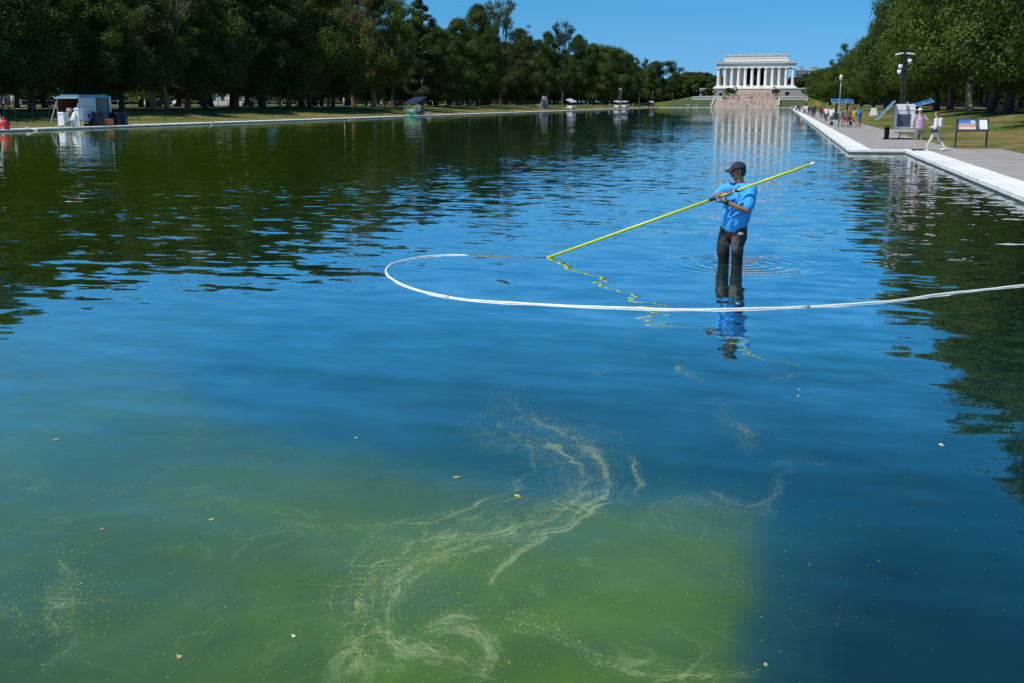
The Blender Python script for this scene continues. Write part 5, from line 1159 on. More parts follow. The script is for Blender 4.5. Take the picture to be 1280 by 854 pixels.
def person(label, loc, rz, top, legs, skin=SKM, hair='black', pose=None, shorts=False, hat=None, bag=None, group=None, vox=.022, H=1.75, long_sleeve=False, stout=1.0, dress=False, shoes='black', handbag=None):
    J, s = figure_joints(H, **(pose or {})); t = thing('person', label, 'person', loc, rz, group); X1 = (1, 0, 0); st_ = stout
    up_ = (J['neck'] - J['pel']).normalized()
    b = MB()
    b.limb([J['pel'], J['chest'], J['neck'] - up_ * .08 * s], [(.14 * s, .10 * s), (.14 * s, .10 * s), (.12 * s, .08 * s)], side=X1)
    b.limb([J['neck'] - up_ * .06 * s, J['neck'] + up_ * .08 * s], [.055 * s, .05 * s]); b.ball(J['head'], (.074 * s, .092 * s, .115 * s))
    b.ball(J['head'] + Vector((0, .088, -.012)) * s, (.013 * s, .02 * s, .022 * s), nu=6, nv=5)
    for sd in 'LR':
        b.limb([J['sh' + sd], J['elb' + sd], J['hand' + sd]], [.048 * s, .038 * s, .026 * s]); d = (J['hand' + sd] - J['elb' + sd]).normalized()
        b.limb([J['hand' + sd], J['hand' + sd] + d * .09 * s], [(.038 * s, .018 * s), (.034 * s, .014 * s)], 8)
        b.limb([J['hip' + sd], J['knee' + sd], J['ank' + sd]], [.078 * s, .052 * s, .036 * s]); b.limb([J['ank' + sd] + Vector((0, -.03, -.03)) * s, J['toe' + sd]], [.035 * s, .028 * s], 8)
    b.fused('body', skin, t, vox, 2)
    c = MB(); pw = .165 * st_
    c.limb([J['pel'] + up_ * .0, J['chest'], J['neck'] - up_ * .10 * s], [(pw * s, .125 * s * st_), (.165 * s * st_, .12 * s * st_), (.13 * s, .09 * s)], side=X1)
    for sd in 'LR':
        if long_sleeve: c.limb([J['sh' + sd], J['elb' + sd], J['hand' + sd].lerp(J['elb' + sd], .12)], [.068 * s, .056 * s, .044 * s])
        else: c.limb([J['sh' + sd], J['sh' + sd].lerp(J['elb' + sd], .72)], [.070 * s, .062 * s])
    c.fused('shirt', CL[top], t, vox, 2)
    l = MB()
    if dress: l.limb([J['pel'] + up_ * .1, J['pel'] - up_ * .1, (J['kneeL'] + J['kneeR']) / 2], [(.14 * s, .11 * s), (.17 * s, .14 * s), (.2 * s, .17 * s)], side=X1)
    else:
        l.limb([J['pel'] - Vector((0, 0, .04 * s)), J['pel'] + up_ * .08 * s], [(.155 * s * st_, .115 * s * st_), (.15 * s * st_, .11 * s * st_)], side=X1)
        for sd in 'LR':
            if shorts: l.limb([J['hip' + sd], J['hip' + sd].lerp(J['knee' + sd], .92)], [.098 * s, .082 * s])
            else: l.limb([J['hip' + sd], J['knee' + sd], J['ank' + sd].lerp(J['knee' + sd], .08)], [.096 * s, .07 * s, .056 * s])
    l.fused('skirt' if dress else ('shorts' if shorts else 'trousers'), CL[legs], t, vox, 2)
    sh_ = MB()
    for sd in 'LR': sh_.limb([J['ank' + sd] + Vector((0, -.045, -.035)) * s, J['toe' + sd] + Vector((0, .02, -.004)) * s], [(.042 * s, .04 * s), (.042 * s, .03 * s)], 8)
    for sd, nm_ in (('L', 'shoe'), ('R', 'shoe')):
        q_ = MB().limb([J['ank' + sd] + Vector((0, -.045, -.035)) * s, J['toe' + sd] + Vector((0, .02, -.004)) * s], [(.046 * s, .042 * s), (.044 * s, .032 * s)], 8); q_.build(nm_, CL[shoes], t, True)
    if hat:
        MB().ball(J['head'] + Vector((0, -.005, .03)) * s, (.088 * s, .106 * s, .10 * s), None, 12, 5, zmin=.0, zmax=.98).box(-.06 * s, .06 * s, .06 * s, .175 * s, .035 * s, .05 * s, M=Matrix.Translation(J['head'])).build('hat', CL[hat], t, True)
    if hair:
        h_ = MB().ball(J['head'] + Vector((0, -.022, .018)) * s, (.082 * s, .088 * s, .112 * s), nu=10, nv=7)
        if hair.startswith('long'): h_.ball(J['head'] + Vector((0, -.05, -.10)) * s, (.07 * s, .045 * s, .12 * s), nu=10, nv=6)
        h_.fused('hair', {'black': CL['black'], 'brown': mat('hair_brown', (.07, .035, .02), .7), 'longbrown': mat('hair_brown', (.07, .035, .02), .7), 'longblack': CL['black'], 'fair': mat('hair_fair', (.35, .25, .12), .7), 'grey': CL['grey'], 'longfair': mat('hair_fair', (.35, .25, .12), .7), 'red': mat('hair_red', (.16, .045, .025), .7)}[hair], t, vox, 1)
    if bag:
        p_ = J['chest'] + Vector((0, -.17 * st_, .02)) * s; MB().box(-.14 * s, .14 * s, -.08 * s, .07 * s, -.2 * s, .2 * s, M=Matrix.Translation(p_)).build('backpack', CL[bag], t, bevel=.04)
    if handbag:
        p_ = J['pel'] + Vector((-.2 if handbag[1] < 0 else .2, 0, .02)) * s; MB().box(-.06 * s, .06 * s, -.14 * s, .14 * s, -.09 * s, .08 * s, M=Matrix.Translation(p_)).build('handbag', CL[handbag[0]], t, bevel=.02)
    return t
WALK = dict(legL=(.42, .12), legR=(-.36, .30), armL=(-.40, .25, .1), armR=(.40, .35, .1)); WALK2 = dict(legL=(-.25, .35), legR=(.30, .05), armL=(.30, .3, .12), armR=(-.28, .2, .12)); STAND = dict(legL=(.05, .03), legR=(-.04, .05), armL=(.1, .35, .14), armR=(.05, .2, .12))
PHONE = dict(legL=(.05, .05), legR=(-.05, .02), armL=(.5, 1.6, .1), armR=(.1, .2, .12)); SIT = dict(sit=1, armL=(.5, .8, .1), armR=(.5, .8, .1), lean=.15)
HIPS = dict(legL=(.03, .02), legR=(-.03, .02), armL=(.25, 1.5, .12), armR=(-.45, 1.2, .62), lean=.06)
p = at(1147, 188.4, CZ); person('man in a pink patterned shirt, grey shorts and white cap on the pool coping', (p.x, p.y, CZ), math.radians(28), 'pink', 'khaki', SKL, 'grey', HIPS, True, 'white', H=1.80, vox=.016, stout=1.12, shoes='black', group='two visitors at the corner of the pool')
p = at(1168, 188.4, CZ); person('dark haired woman in white striding past the man in pink', (p.x, p.y, CZ), math.radians(68), 'white', 'cream', SKL, 'red', dict(legL=(.44, .08), legR=(-.40, .25), armL=(-.2, .6, .1), armR=(.15, 1.2, .15)), H=1.70, vox=.016, long_sleeve=True, shoes='white', handbag=('navy', -1), bag='white', group='two visitors at the corner of the pool')
# groups walking away along the promenade: px of feet, height px
for px, py, hp, tp, lg, kw in (
    (1073, 158.8, 25, 'blue', 'khaki', dict(label='man in a blue shirt and cap at the right end of the walking group', bag='blue', hat='grey', pose=WALK2, stout=1.1)),
    (1066.5, 159.5, 21, 'yellow', 'tan', dict(label='person in a yellow top between the olive shirt and the blue shirt', shorts=True, pose=WALK)),
    (1060, 159.6, 23, 'olive', 'maroon', dict(label='person in an olive shirt and dark shorts in the walking group', shorts=True, pose=WALK2)),
    (1057, 158.0, 19, 'grey', 'red', dict(label='small person in grey next to the olive shirted walker', shorts=True, pose=WALK)),
    (1050, 159.2, 21, 'grey', 'grey', dict(label='person in a dark grey top and shorts left of the olive shirt', shorts=True, pose=WALK, skin=SKD)),
    (1038.5, 156.6, 21, 'white', 'grey', dict(label='person in a white shirt and grey shorts walking before the far solar trailer', shorts=True, pose=WALK2)),
    (1032.5, 152.0, 17, 'white', 'black', dict(label='person in a white top and black trousers left of the white shirted walker', pose=WALK)),
    (1017, 147.2, 14, 'black', 'black', dict(label='person all in black walking alone by the pool edge', pose=WALK2, skin=SKD)),
    (1029, 149.0, 15, 'red', 'navy', dict(label='person in red walking behind the white and black clad one', pose=WALK)),
    (1025.5, 146.0, 13.5, 'black', 'black', dict(label='person in black left of the red shirted walker', pose=STAND)),
    (1039.5, 150.5, 17, 'lime', 'khaki', dict(label='person in a lime top half hidden behind the white shirted walker', pose=WALK2)),
    (1014.5, 145.2, 13, 'navy', 'denim', dict(label='person in navy just behind the walker in black', pose=STAND)),
    (1018.5, 143.5, 12, 'black', 'grey', dict(label='person with a dark bag among the far walkers', pose=STAND, bag='black')),
    (1011, 143.2, 11.5, 'black', 'black', dict(label='dark clad far walker left of the pair in navy', pose=WALK)),
    (1005.5, 140.8, 10.5, 'white', 'black', dict(label='far walker in a white shirt at the pool edge', pose=WALK2)),
    (1008.5, 140.0, 10, 'white', 'cream', dict(label='far walker all in pale clothes', pose=STAND)),
    (1002, 139.3, 9.5, 'orange', 'white', dict(label='far walker in an orange shirt', pose=WALK)),
    (999.5, 138.4, 9.0, 'black', 'black', dict(label='far walker in black left of the orange shirt', pose=WALK2)),
    (996.8, 137.6, 8.4, 'navy', 'grey', dict(label='far walker in a navy shirt near the pool end', pose=STAND)),
    (994.6, 136.9, 8.0, 'white', 'navy', dict(label='far walker in white and navy near the pool end', pose=WALK)),
    (990.2, 136.3, 7.6, 'teal', 'navy', dict(label='far walker in a turquoise shirt, the last before the stairs', pose=STAND))):
    Y = 1.72 * 1361 / hp * 1.0 if py < 152 else at(px, py, CZ).y
    x = atY(px, py, Y).x; kw = dict(kw); lb = kw.pop('label')
    person(lb, (x, Y, .165), rnd.uniform(-.15, .15), tp, lg, kw.pop('skin', SKM), kw.pop('hair', rnd.choice(['black', 'brown', 'fair', 'longbrown'])), kw.pop('pose'), group='walkers on the promenade', vox=.024 if py > 150 else .035, H=1.72 if hp > 20 else 1.7, **kw)
# small far people: a few prototypes, copied
def proto(pose, shorts=False, dress=False, sit=False):
    J, s = figure_joints(1.7, **pose); me_ = {}
    t = person('prototype', (0, -300, -50), 0, 'white', 'black', SKM, 'brown', pose, shorts, vox=.045, H=1.7, dress=dress); return t
PRO = [proto(WALK), proto(STAND, True), proto(WALK2, False), proto(STAND, False, True), proto(PHONE, True)]; PSIT = proto(SIT)
for q_ in PRO + [PSIT]:
    for c_ in q_.children:
        for sl_ in c_.material_slots: pass
TOPS = ['white', 'black', 'red', 'navy', 'grey', 'teal', 'orange', 'pink', 'blue', 'tan', 'olive', 'yellow', 'maroon', 'white', 'white', 'sky']; BOTS = ['black', 'navy', 'khaki', 'grey', 'denim', 'tan', 'cream', 'black']
WORD = dict(sky='pale blue', denim='dark blue', cream='cream', teal='turquoise')
def small(x, y, z, rz, where, group, top=None, bot=None, sit=False):
    src = PSIT if sit else rnd.choice(PRO); t = src.copy(); COL.objects.link(t); t.location = (x, y, z); t.rotation_euler = (0, 0, rz)
    h = rnd.uniform(.92, 1.06); t.scale = (h, h, h); top = top or rnd.choice(TOPS); bot = bot or rnd.choice(BOTS); low = 'trousers'
    for c in src.children:
        d = c.copy(); COL.objects.link(d); d.parent = t
        nm_ = c.name.split('.')[0]; low = nm_ if nm_ in ('shorts', 'skirt', 'trousers') else low
        mm = CL[top] if nm_ == 'shirt' else CL[bot] if nm_ in ('trousers', 'shorts', 'skirt') else (rnd.choice([SKD, SKM, SKL]) if nm_ == 'body' else None)
        if mm: d.material_slots[0].link = 'OBJECT'; d.material_slots[0].material = mm
    tag(t, '%s in %s top and %s %s %s' % ('seated person' if sit else 'person', WORD.get(top, top), WORD.get(bot, bot), low, where), 'person', group); return t
# crowd on the stairs
for i in range(110):
    r = rnd.random()
    if r < .30: px = rnd.uniform(903, 972); Y = rnd.uniform(575, 600); z = zA0 + (zA1 - zA0) * (int((Y - 572) / 28 * 24) + 1) / 24; where = 'on the lower broad stairs'; sit = rnd.random() < .3
    elif r < .72: px = rnd.uniform(903, 972); Y = rnd.uniform(601, 648); z = zA1 - .03; where = 'on the landing of the stairs'; sit = False
    else: px = rnd.uniform(909, 969); Y = rnd.uniform(651, 699); z = zA1 + (zA2 - zA1) * (int((Y - 650) / 50 * 20) + 1) / 20; where = 'on the upper broad stairs'; sit = rnd.random() < .3
    small(atY(px, 128, Y).x, Y, z, rnd.uniform(0, 6.28), where, 'people on the broad stairs', sit=sit)
for i in range(60): Y = rnd.uniform(702, 720); px = rnd.uniform(903, 974); small(atY(px, 128, Y).x, Y, zA2 - .02, rnd.uniform(0, 6.28), 'atop the broad stairs', 'people at the top of the broad stairs')
for i in range(18): px = rnd.uniform(923, 963); Y = rnd.uniform(838, 855); z = zt + .2 + (zf - .3 - zt - .2) * max(0, min(9, int((Y - 838) / 19 * 9) + 1)) / 9; small(atY(px, 110, Y).x, Y, z, rnd.uniform(0, 6.28), 'on the marble steps', 'people on the marble steps')
for i in range(7): px = rnd.uniform(930, 962); small(atY(px, 107, 861.5).x, 860.0 + rnd.uniform(.5, 3), zf + .03, rnd.uniform(0, 6.28), 'between the doorway columns', 'people between the columns')
for i in range(16): px = rnd.uniform(846, 893); Y = rnd.uniform(545, 568); small(atY(px, 130, Y).x, Y, .16, rnd.uniform(0, 6.28), 'on the plaza left of the stairs', 'people on the far plaza', top=rnd.choice(TOPS + ['lime', 'lime', 'yellow']))
for i in range(12): px = rnd.uniform(905, 985); Y = rnd.uniform(545, 568); small(atY(px, 130, Y).x, Y, .16, rnd.uniform(0, 6.28), 'at the foot of the broad stairs', 'people on the far plaza')
for px in (868, 871, 875, 880, 978, 983, 990, 996, 1001): Y = 609; small(atY(px, 121, Y).x, Y, atY(940, 124.6, 606).z, rnd.uniform(0, 6.28), 'behind the low white wall', 'people behind the low walls')
# left bank walkers
for px, X, tp, bt, wh in ((10, -83, 'white', 'khaki', 'left of two white shirts at the far left walk'), (16, -83.5, 'white', 'tan', 'right of the two white shirts at the far left walk'), (0.5, -83, 'sky', 'grey', 'cut by the left edge of the picture'), (7, -86, 'maroon', 'black', 'behind the two white shirts'), (62, -90, 'orange', 'denim', 'behind the temporary fence'), (69, -91, 'red', 'black', 'left of the open trailer roof'), (112, -92, 'white', 'navy', 'beyond the trailer roof'), (370, -84, 'black', 'black', 'walking under the trees in the dark gap'), (378, -84, 'grey', 'black', 'right of the one in black under the trees'), (430, -84, 'white', 'grey', 'left of the bare brown trunk'), (514.5, -84, 'lime', 'navy', 'above the cream solar cart'), (618, -84, 'red', 'denim', 'left of the seated group under the trees'), (638, -80, 'navy', 'grey', 'in the group under the short topped elm'), (658, -78, 'teal', 'grey', 'in a turquoise shirt by the stone'), (664, -66, 'sky', 'grey', 'first of three on the verge'), (671, -66, 'white', 'denim', 'second of three on the verge'), (674, -66.5, 'pink', 'grey', 'third of three on the verge'), (686, -65, 'black', 'tan', 'standing alone on the verge right of the three'), (690, -82, 'white', 'navy', 'right behind the tall pale stone'), (696, -82, 'grey', 'black', 'at the trees right of the stone'), (700, -82, 'white', 'black', 'in the pair right of the stone'), (733, -64, 'grey', 'black', 'left of the one in white between the carts'), (738.5, -63.5, 'white', 'black', 'in white between the two left trailers'), (762, -64, 'sky', 'tan', 'left of the second trailer'), (765, -64, 'tan', 'grey', 'first of the pair at the second trailer'), (768, -64, 'cream', 'grey', 'second of the pair at the second trailer'), (784, -64, 'white', 'black', 'right behind the second trailer'), (787, -64, 'grey', 'navy', 'at the right end of the second trailer group'), (791, -66, 'white', 'tan', 'last of the second trailer group'), (813, -63.5, 'red', 'white', 'beside the tiny red cart'), (831, -66, 'navy', 'grey', 'just left of the farthest trailer'), (836, -66, 'white', 'black', 'behind the farthest trailer')):
    Y = yrow(px, X); small(X, Y, lawn_z_left(X) + (.09 if -86.5 < X < -81.5 else .03), rnd.uniform(0, 6.28), wh, 'people on the left bank', tp, bt)['label'] = 'person in %s %s' % (WORD.get(tp, tp), wh)
for q_ in PRO + [PSIT]:
    for c_ in list(q_.children): bpy.data.objects.remove(c_)
    bpy.data.objects.remove(q_)

# ------------------------------------------------------------------ the wading man
W0 = WADER; WX = lambda px, py, d=0.: atY(px, py, W0.y + d)
wd = thing('person', 'man in a blue shirt and dark cap wading with a long yellow pole', 'person', (0, 0, 0))
SKN = mat('skin_wader', (.26, .13, .078), .45, .06, 9); BLS = mat('shirt_bright_blue', (.035, .36, .84), .75, .07, 7, .003, bscale=18); TRS = mat('waterproof_trousers', (.017, .016, .016), .6, .2, 6, .004, bscale=22); TRK = mat('knee_panel_grey', (.085, .077, .074), .65, .15, 8, .003, bscale=25); BOOT = mat('wading_boots', (.012, .012, .013), .45, .15, 6)
CAPM = mat('cap_navy', (.022, .022, .035), .8, .1, 12); GLV = mat('glove_grey', (.20, .19, .24), .8, .1, 15); GLD = mat('glove_stripe', (.03, .03, .035), .7, .1, 15); GLW = mat('glove_patch', (.62, .60, .64), .7, .05, 15)
fdir = Vector((-math.sin(math.radians(42)), -math.cos(math.radians(42)), 0)); sdv = Vector((math.cos(math.radians(42)), -math.sin(math.radians(42)), 0))  # chest faces fdir, his left = sdv
hip = WX(916.5, 284); chest = WX(922.5, 250); neckb = WX(923.5, 231.5, .02); up = Vector((0, 0, 1))
shL = WX(938.5, 237.5, -.10); shR = WX(905.5, 236.5, .13)
elL = WX(934.5, 264, -.24); wrL = WX(908, 254.5, -.30); elR = WX(894.5, 245.5, .0); wrR = WX(909.5, 243.0, -.20)
P0, P1 = at(682, 321.5), None
d_ = ray(1018, 203.8); Yp = 15.05; P1 = atY(1018.5, 203.6, Yp); P0 = Vector((P0.x, P0.y, -.02))
pdir = (P1 - P0).normalized()
def on_pole(px):
    best = min((abs(projn(np.array(P0.lerp(P1, t)))[0] - px), t) for t in [i / 600 for i in range(601)]); return P0.lerp(P1, best[1])
hL, hR = on_pole(897.5), on_pole(912.5)
# bring the arms to the pole
def shift(p, target, f): return p + (target - p) * f
wrL = hL + (elL - hL).normalized() * .115 + Vector((0, 0, -.012)); wrR = hR + (elR - hR).normalized() * .10
hd = WX(922.3, 214.3, .0); hf = Vector((-math.sin(math.radians(72)), -math.cos(math.radians(72)), -.12)).normalized(); hs = hf.cross(up).normalized(); hu = hs.cross(hf).normalized()
if hs.dot(sdv) < 0: pass
HM = Matrix((( hs.x, hf.x, hu.x, 0), (hs.y, hf.y, hu.y, 0), (hs.z, hf.z, hu.z, 0), (0, 0, 0, 1)))   # local x = side, y = forward, z = up
def hp_(x, y, z): return hd + hs * x + hf * y + hu * z
b = MB()
b.limb([hip + up * .05, chest, neckb - up * .10], [(.16, .11), (.17, .12), (.13, .09)], side=sdv)
b.limb([neckb - up * .06, neckb + up * .03, hd - hf * .02 - hu * .05], [.068, .062, .06])
b.ball(hd + hu * .015 - hf * .012, (.074, .096, .104), HM, 18, 12)                              # skull
b.limb([hp_(0, .018, -.045), hp_(0, .048, -.088)], [(.056, .05), (.036, .030)], side=hs)      # jaw and chin
b.limb([hp_(0, .082, .018), hp_(0, .108, -.022)], [.011, .0165], 8); b.ball(hp_(.012, .097, -.026), .010, None, 6, 5); b.ball(hp_(-.012, .097, -.026), .010, None, 6, 5)
b.limb([hp_(-.02, .088, -.052), hp_(0, .094, -.051), hp_(.02, .088, -.052)], [.0075, .010, .0075], 8); b.limb([hp_(-.017, .086, -.064), hp_(0, .091, -.064), hp_(.017, .086, -.064)], [.007, .009, .007], 8)
b.limb([hp_(-.035, .078, .030), hp_(0, .088, .032), hp_(.035, .078, .030)], .011, 8)
for sx in (-1, 1):
    b.ball(hp_(sx * .045, .055, -.018), (.022, .026, .022), HM, 8, 6); b.limb([hp_(sx * .072, -.005, .022), hp_(sx * .080, -.014, .006), hp_(sx * .074, -.006, -.026)], [(.010, .014), (.011, .018), (.008, .010)], 8, side=hf)
for sh_, el_, wr_ in ((shL, elL, wrL), (shR, elR, wrR)):
    b.limb([sh_, sh_.lerp(el_, .5), el_, el_.lerp(wr_, .35), wr_], [.058, .054, .045, .044, .030], 14)
hipL, hipR = WX(924, 287, -.05), WX(909.5, 287, .06); knL, knR = WX(921.5, 313, -.09), WX(904, 312, .02); anL, anR = WX(921, 334, -.03), WX(904.5, 332, .09)
botz = -.44
fL = Vector((anL.x, anL.y + .0, botz)); fR = Vector((anR.x, anR.y, botz))
for a_, k_, n_, f_ in ((hipL, knL, anL, fL), (hipR, knR, anR, fR)):
    b.limb([a_, k_, n_, f_], [.085, .06, .055, .045], 12); b.limb([f_, f_ + fdir * .2], [.05, .04], 10)
b.fused('body', SKN, wd, .008, 5)
# shirt: torso, loose hem, sleeves
c = MB()
hemc = WX(917.5, 280.5)
c.limb([hemc, WX(919.5, 268), WX(922, 255), WX(922.8, 243.5), neckb - up * .115], [(.205, .165), (.212, .178), (.200, .160), (.186, .133), (.11, .085)], 20, side=sdv)
c.limb([shL.lerp(shR, .10) + up * .005, shL.lerp(shR, .5) + up * .018, shR.lerp(shL, .10) + up * .005], [.085, .078, .085], 14)
c.limb([shL + Vector((0, 0, .005)), shL.lerp(elL, .35), shL.lerp(elL, .74)], [.088, .090, .083], 16)
c.limb([shR, shR.lerp(elR, .35), shR.lerp(elR, .72)], [.080, .076, .068], 16)
for (a1, a2, r_) in ((WX(936, 247, -.22), WX(916, 262, -.26), .022), (WX(930, 262, -.24), WX(912, 273, -.24), .020), (WX(908, 240, -.12), WX(908, 268, -.17), .022), (WX(940, 256, -.06), WX(936, 278, -.08), .024), (WX(926, 240, -.22), WX(919, 256, -.26), .018), (WX(914, 262, -.24), WX(909, 280, -.18), .02)):
    c.limb([a1, a1.lerp(a2, .5) + fdir * .012, a2], [r_ * .4, r_, r_ * .4], 8)
shirt = c.fused('shirt', BLS, wd, .010, 5)
# collar, placket
nk = neckb - up * .006
col = MB()
ring = []
for k in range(17):
    a_ = -2.6 + 5.2 * k / 16; dv = (-fdir) * math.cos(a_) + sdv * math.sin(a_); r0_ = .088 + .014 * abs(math.sin(a_ / 2)); ring.append((dv, r0_))
for k, (dv, r0_) in enumerate(ring):
    dip = .045 * (abs(k - 8) / 8) ** 2; q0 = nk + dv * (r0_ + .004) + up * (.045 - dip); q1 = nk + dv * (r0_ + .042) + up * (-.020 - dip * 1.15); q2 = nk + dv * (r0_ - .004) + up * (.03 - dip); q3 = nk + dv * (r0_ + .022) + up * (-.030 - dip * 1.15)
    col.v += [tuple(q0), tuple(q1), tuple(q3), tuple(q2)]
for k in range(16):
    o_ = k * 4
    for j in range(4): col.f.append((o_ + j, o_ + (j + 1) % 4, o_ + 4 + (j + 1) % 4, o_ + 4 + j))
col.f += [(3, 2, 1, 0), (64, 65, 66, 67)]
col.build('collar', mat('collar_blue', (.012, .16, .52), .75, .08, 7), wd, True)
# trousers
l = MB()
l.limb([hip + up * .06, hip - up * .02, WX(917, 291)], [(.178, .135), (.182, .14), (.165, .125)], 18, side=sdv)
l.limb([hipL + up * .03, WX(924.5, 297, -.07), knL + up * .06, knL - up * .02, WX(921.5, 321, -.06)], [(.112, .114), (.104, .104), (.086, .09), (.088, .092), (.078, .08)], 16)
l.limb([hipR + up * .03, WX(906.8, 297, .05), knR + up * .06, knR - up * .02, WX(904.5, 318, .04)], [(.104, .108), (.102, .104), (.092, .094), (.092, .094), (.090, .090)], 16)
for cc, rr_ in ((WX(921.5, 318.5, -.07), .088), (WX(904.2, 317.0, .03), .094), (WX(921.5, 313.5, -.09), .089), (WX(923, 303, -.09), .098), (WX(906, 305, .03), .094)): l.ball(cc, (rr_, rr_, .022), None, 14, 6)
for a1, a2, r_ in ((WX(914, 290, -.10), WX(906, 300, -.08), .016), (WX(929, 288, -.14), WX(921, 300, -.19), .018), (WX(931, 296, -.10), WX(924, 308, -.17), .016), (WX(901, 300, -.02), WX(905, 312, -.08), .014), (WX(926, 300, -.17), WX(917, 306, -.17), .014), (WX(908, 318, -.05), WX(898, 316, -.03), .014), (WX(926, 321, -.13), WX(915, 319, -.13), .014)): l.limb([a1, a1.lerp(a2, .5), a2], [r_ * .4, r_, r_ * .4], 8)
l.fused('trousers', TRS, wd, .009, 4)
def panel(pts, name, m, th=.012):
    """thin cloth panel following given points (a ring) with its centre raised"""
    c_ = sum((Vector(q) for q in pts), Vector()) / len(pts); mb = MB(); n_ = len(pts); off = Vector((0, -th, 0))
    mb.v = [tuple(Vector(q)) for q in pts] + [tuple(c_ + Vector((0, -.02, 0)) + off)] + [tuple(Vector(q) + Vector((0, .03, 0))) for q in pts]
    mb.f = [((i + 1) % n_, i, n_) for i in range(n_)] + [(i, (i + 1) % n_, n_ + 1 + (i + 1) % n_, n_ + 1 + i) for i in range(n_)]
    return mb.build(name, m, wd, True)
def legpatch(axis0, axis1, ra, rb, a0, a1, name, m, lift=.006):
    """cloth patch wrapped on a leg between two axis points"""
    mb = MB(); nu, nv = 8, 5; A_, B_ = Vector(axis0), Vector(axis1)
    for lay in (lift, -.01):
        for j in range(nv):
            t = j / (nv - 1); p_ = A_.lerp(B_, t); r_ = ra + (rb - ra) * t + lay
            w_ = math.sin(PI * (.18 + .64 * t)) ** .5
            for i in range(nu):
                a = a0 + (a1 - a0) * (.5 + (i / (nu - 1) - .5) * w_); mb.v.append((p_.x + r_ * math.sin(a), p_.y - r_ * math.cos(a), p_.z))
    for j in range(nv - 1):
        for i in range(nu - 1):
            k = j * nu + i; mb.f.append((k, k + 1, k + nu + 1, k + nu))
    return mb.build(name, m, wd, True)
legpatch(WX(906, 301, .04), WX(904.4, 316, .04), .100, .094, -1.1, .55, 'knee_panel', TRK); legpatch(WX(924.5, 295, -.07), WX(921.8, 312, -.08), .112, .094, -1.15, .1, 'knee_panel', TRK)
legpatch(WX(923.2, 289.2, -.06), WX(923.6, 292.2, -.06), .115, .113, .0, .55, 'logo_patch', mat('logo_white', (.55, .55, .56), .6), .009)
legpatch(WX(910, 288, .04), WX(909.2, 293, .04), .112, .110, -1.2, -.75, 'pocket_flap', TRK, .008)
for a_, b__ in (((922.0, 303.5), (925.8, 311.5)), ((909.5, 303.5), (912.0, 308.5))):
    MB().tube([WX(a_[0], a_[1], -.175 if a_[0] > 915 else -.07), WX(b__[0], b__[1], -.165 if a_[0] > 915 else -.06)], .004, 5).build('zip', mat('zip_grey', (.22, .21, .20), .5), wd)
for k_, an_, tp_ in (('L', anL, WX(921.5, 320, -.06)), ('R', anR, WX(904.5, 317.5, .04))):
    m_ = MB(); f_ = Vector((an_.x, an_.y, botz)); m_.limb([tp_, tp_.lerp(an_, .5), an_, f_], [.078, .080, .074, .062], 16)
    for i in range(3): m_.ball(tp_.lerp(an_, .25 + .25 * i) , (.083, .083, .014), None, 14, 5)
    m_.limb([f_, f_ + fdir * .22], [(.062, .055), (.055, .04)], 10, side=sdv); m_.fused('boot', BOOT, wd, .010, 3)
# cap, hair, glasses
cap_ = MB()
for zz in (0,): 
    cap_.ball(hp_(0, -.010, .036), (.088, .110, .098), HM, 22, 8, zmin=.0, zmax=.99)
nb = 9; brim = []
for lay in (0, .009):
    for j in range(4):
        for i in range(nb):
            a = -1.15 + 2.3 * i / (nb - 1); t = j / 3; x_ = math.sin(a) * (.080 + .002 * t); y_ = .055 + math.cos(a) * .04 + t * (.085 * math.cos(a) ** .7)
            brim.append(hp_(x_, y_, .048 + lay - .030 * t * t - .035 * (x_ / .08) ** 2 * (.4 + .3 * t)))
k0 = len(cap_.v); cap_.v += [tuple(q) for q in brim]
def bi(l_, j, i): return k0 + l_ * nb * 4 + j * nb + i
for j in range(3):
    for i in range(nb - 1):
        cap_.f.append((bi(1, j, i), bi(1, j, i + 1), bi(1, j + 1, i + 1), bi(1, j + 1, i))); cap_.f.append((bi(0, j, i + 1), bi(0, j, i), bi(0, j + 1, i), bi(0, j + 1, i + 1)))
for i in range(nb - 1): cap_.f.append((bi(0, 3, i), bi(0, 3, i + 1), bi(1, 3, i + 1), bi(1, 3, i)))
for j in range(3): cap_.f.append((bi(0, j, 0), bi(0, j + 1, 0), bi(1, j + 1, 0), bi(1, j, 0))); cap_.f.append((bi(0, j + 1, nb - 1), bi(0, j, nb - 1), bi(1, j, nb - 1), bi(1, j + 1, nb - 1)))
capo = cap_.build('cap', CAPM, wd, True)
MB().ball(hp_(0, -.010, .134), .008, None, 8, 5).build('cap_button', CAPM, capo, True)
MB().ball(hp_(.0, .094, .082), (.017, .004, .010), HM, 8, 5).build('cap_emblem', mat('emblem_white', (.5, .5, .52), .6), capo, True)
hr = MB().ball(hp_(0, -.038, .004), (.082, .078, .085), HM, 14, 10); hr.ball(hp_(0, -.055, -.04), (.062, .05, .045), HM, 12, 8); hr.limb([hp_(.072, .008, .035), hp_(.074, .01, -.002)], .012, 8); hr.limb([hp_(-.072, .008, .035), hp_(-.074, .01, -.002)], .012, 8); hr.fused('hair', CL['black'], wd, .009, 2)
gl = MB(); 
for sx in (-1, 1): gl.ball(hp_(sx * .034, .088, .012), (.030, .010, .019), HM, 12, 6); gl.tube([hp_(sx * .062, .078, .018), hp_(sx * .080, .03, .020), hp_(sx * .079, -.01, .016)], .0042, 6)
gl.tube([hp_(-.012, .100, .016), hp_(.012, .100, .016)], .004, 6)
gl.build('sunglasses', mat('black_lens', (.01, .01, .012), .15, .1, 5), wd, True)
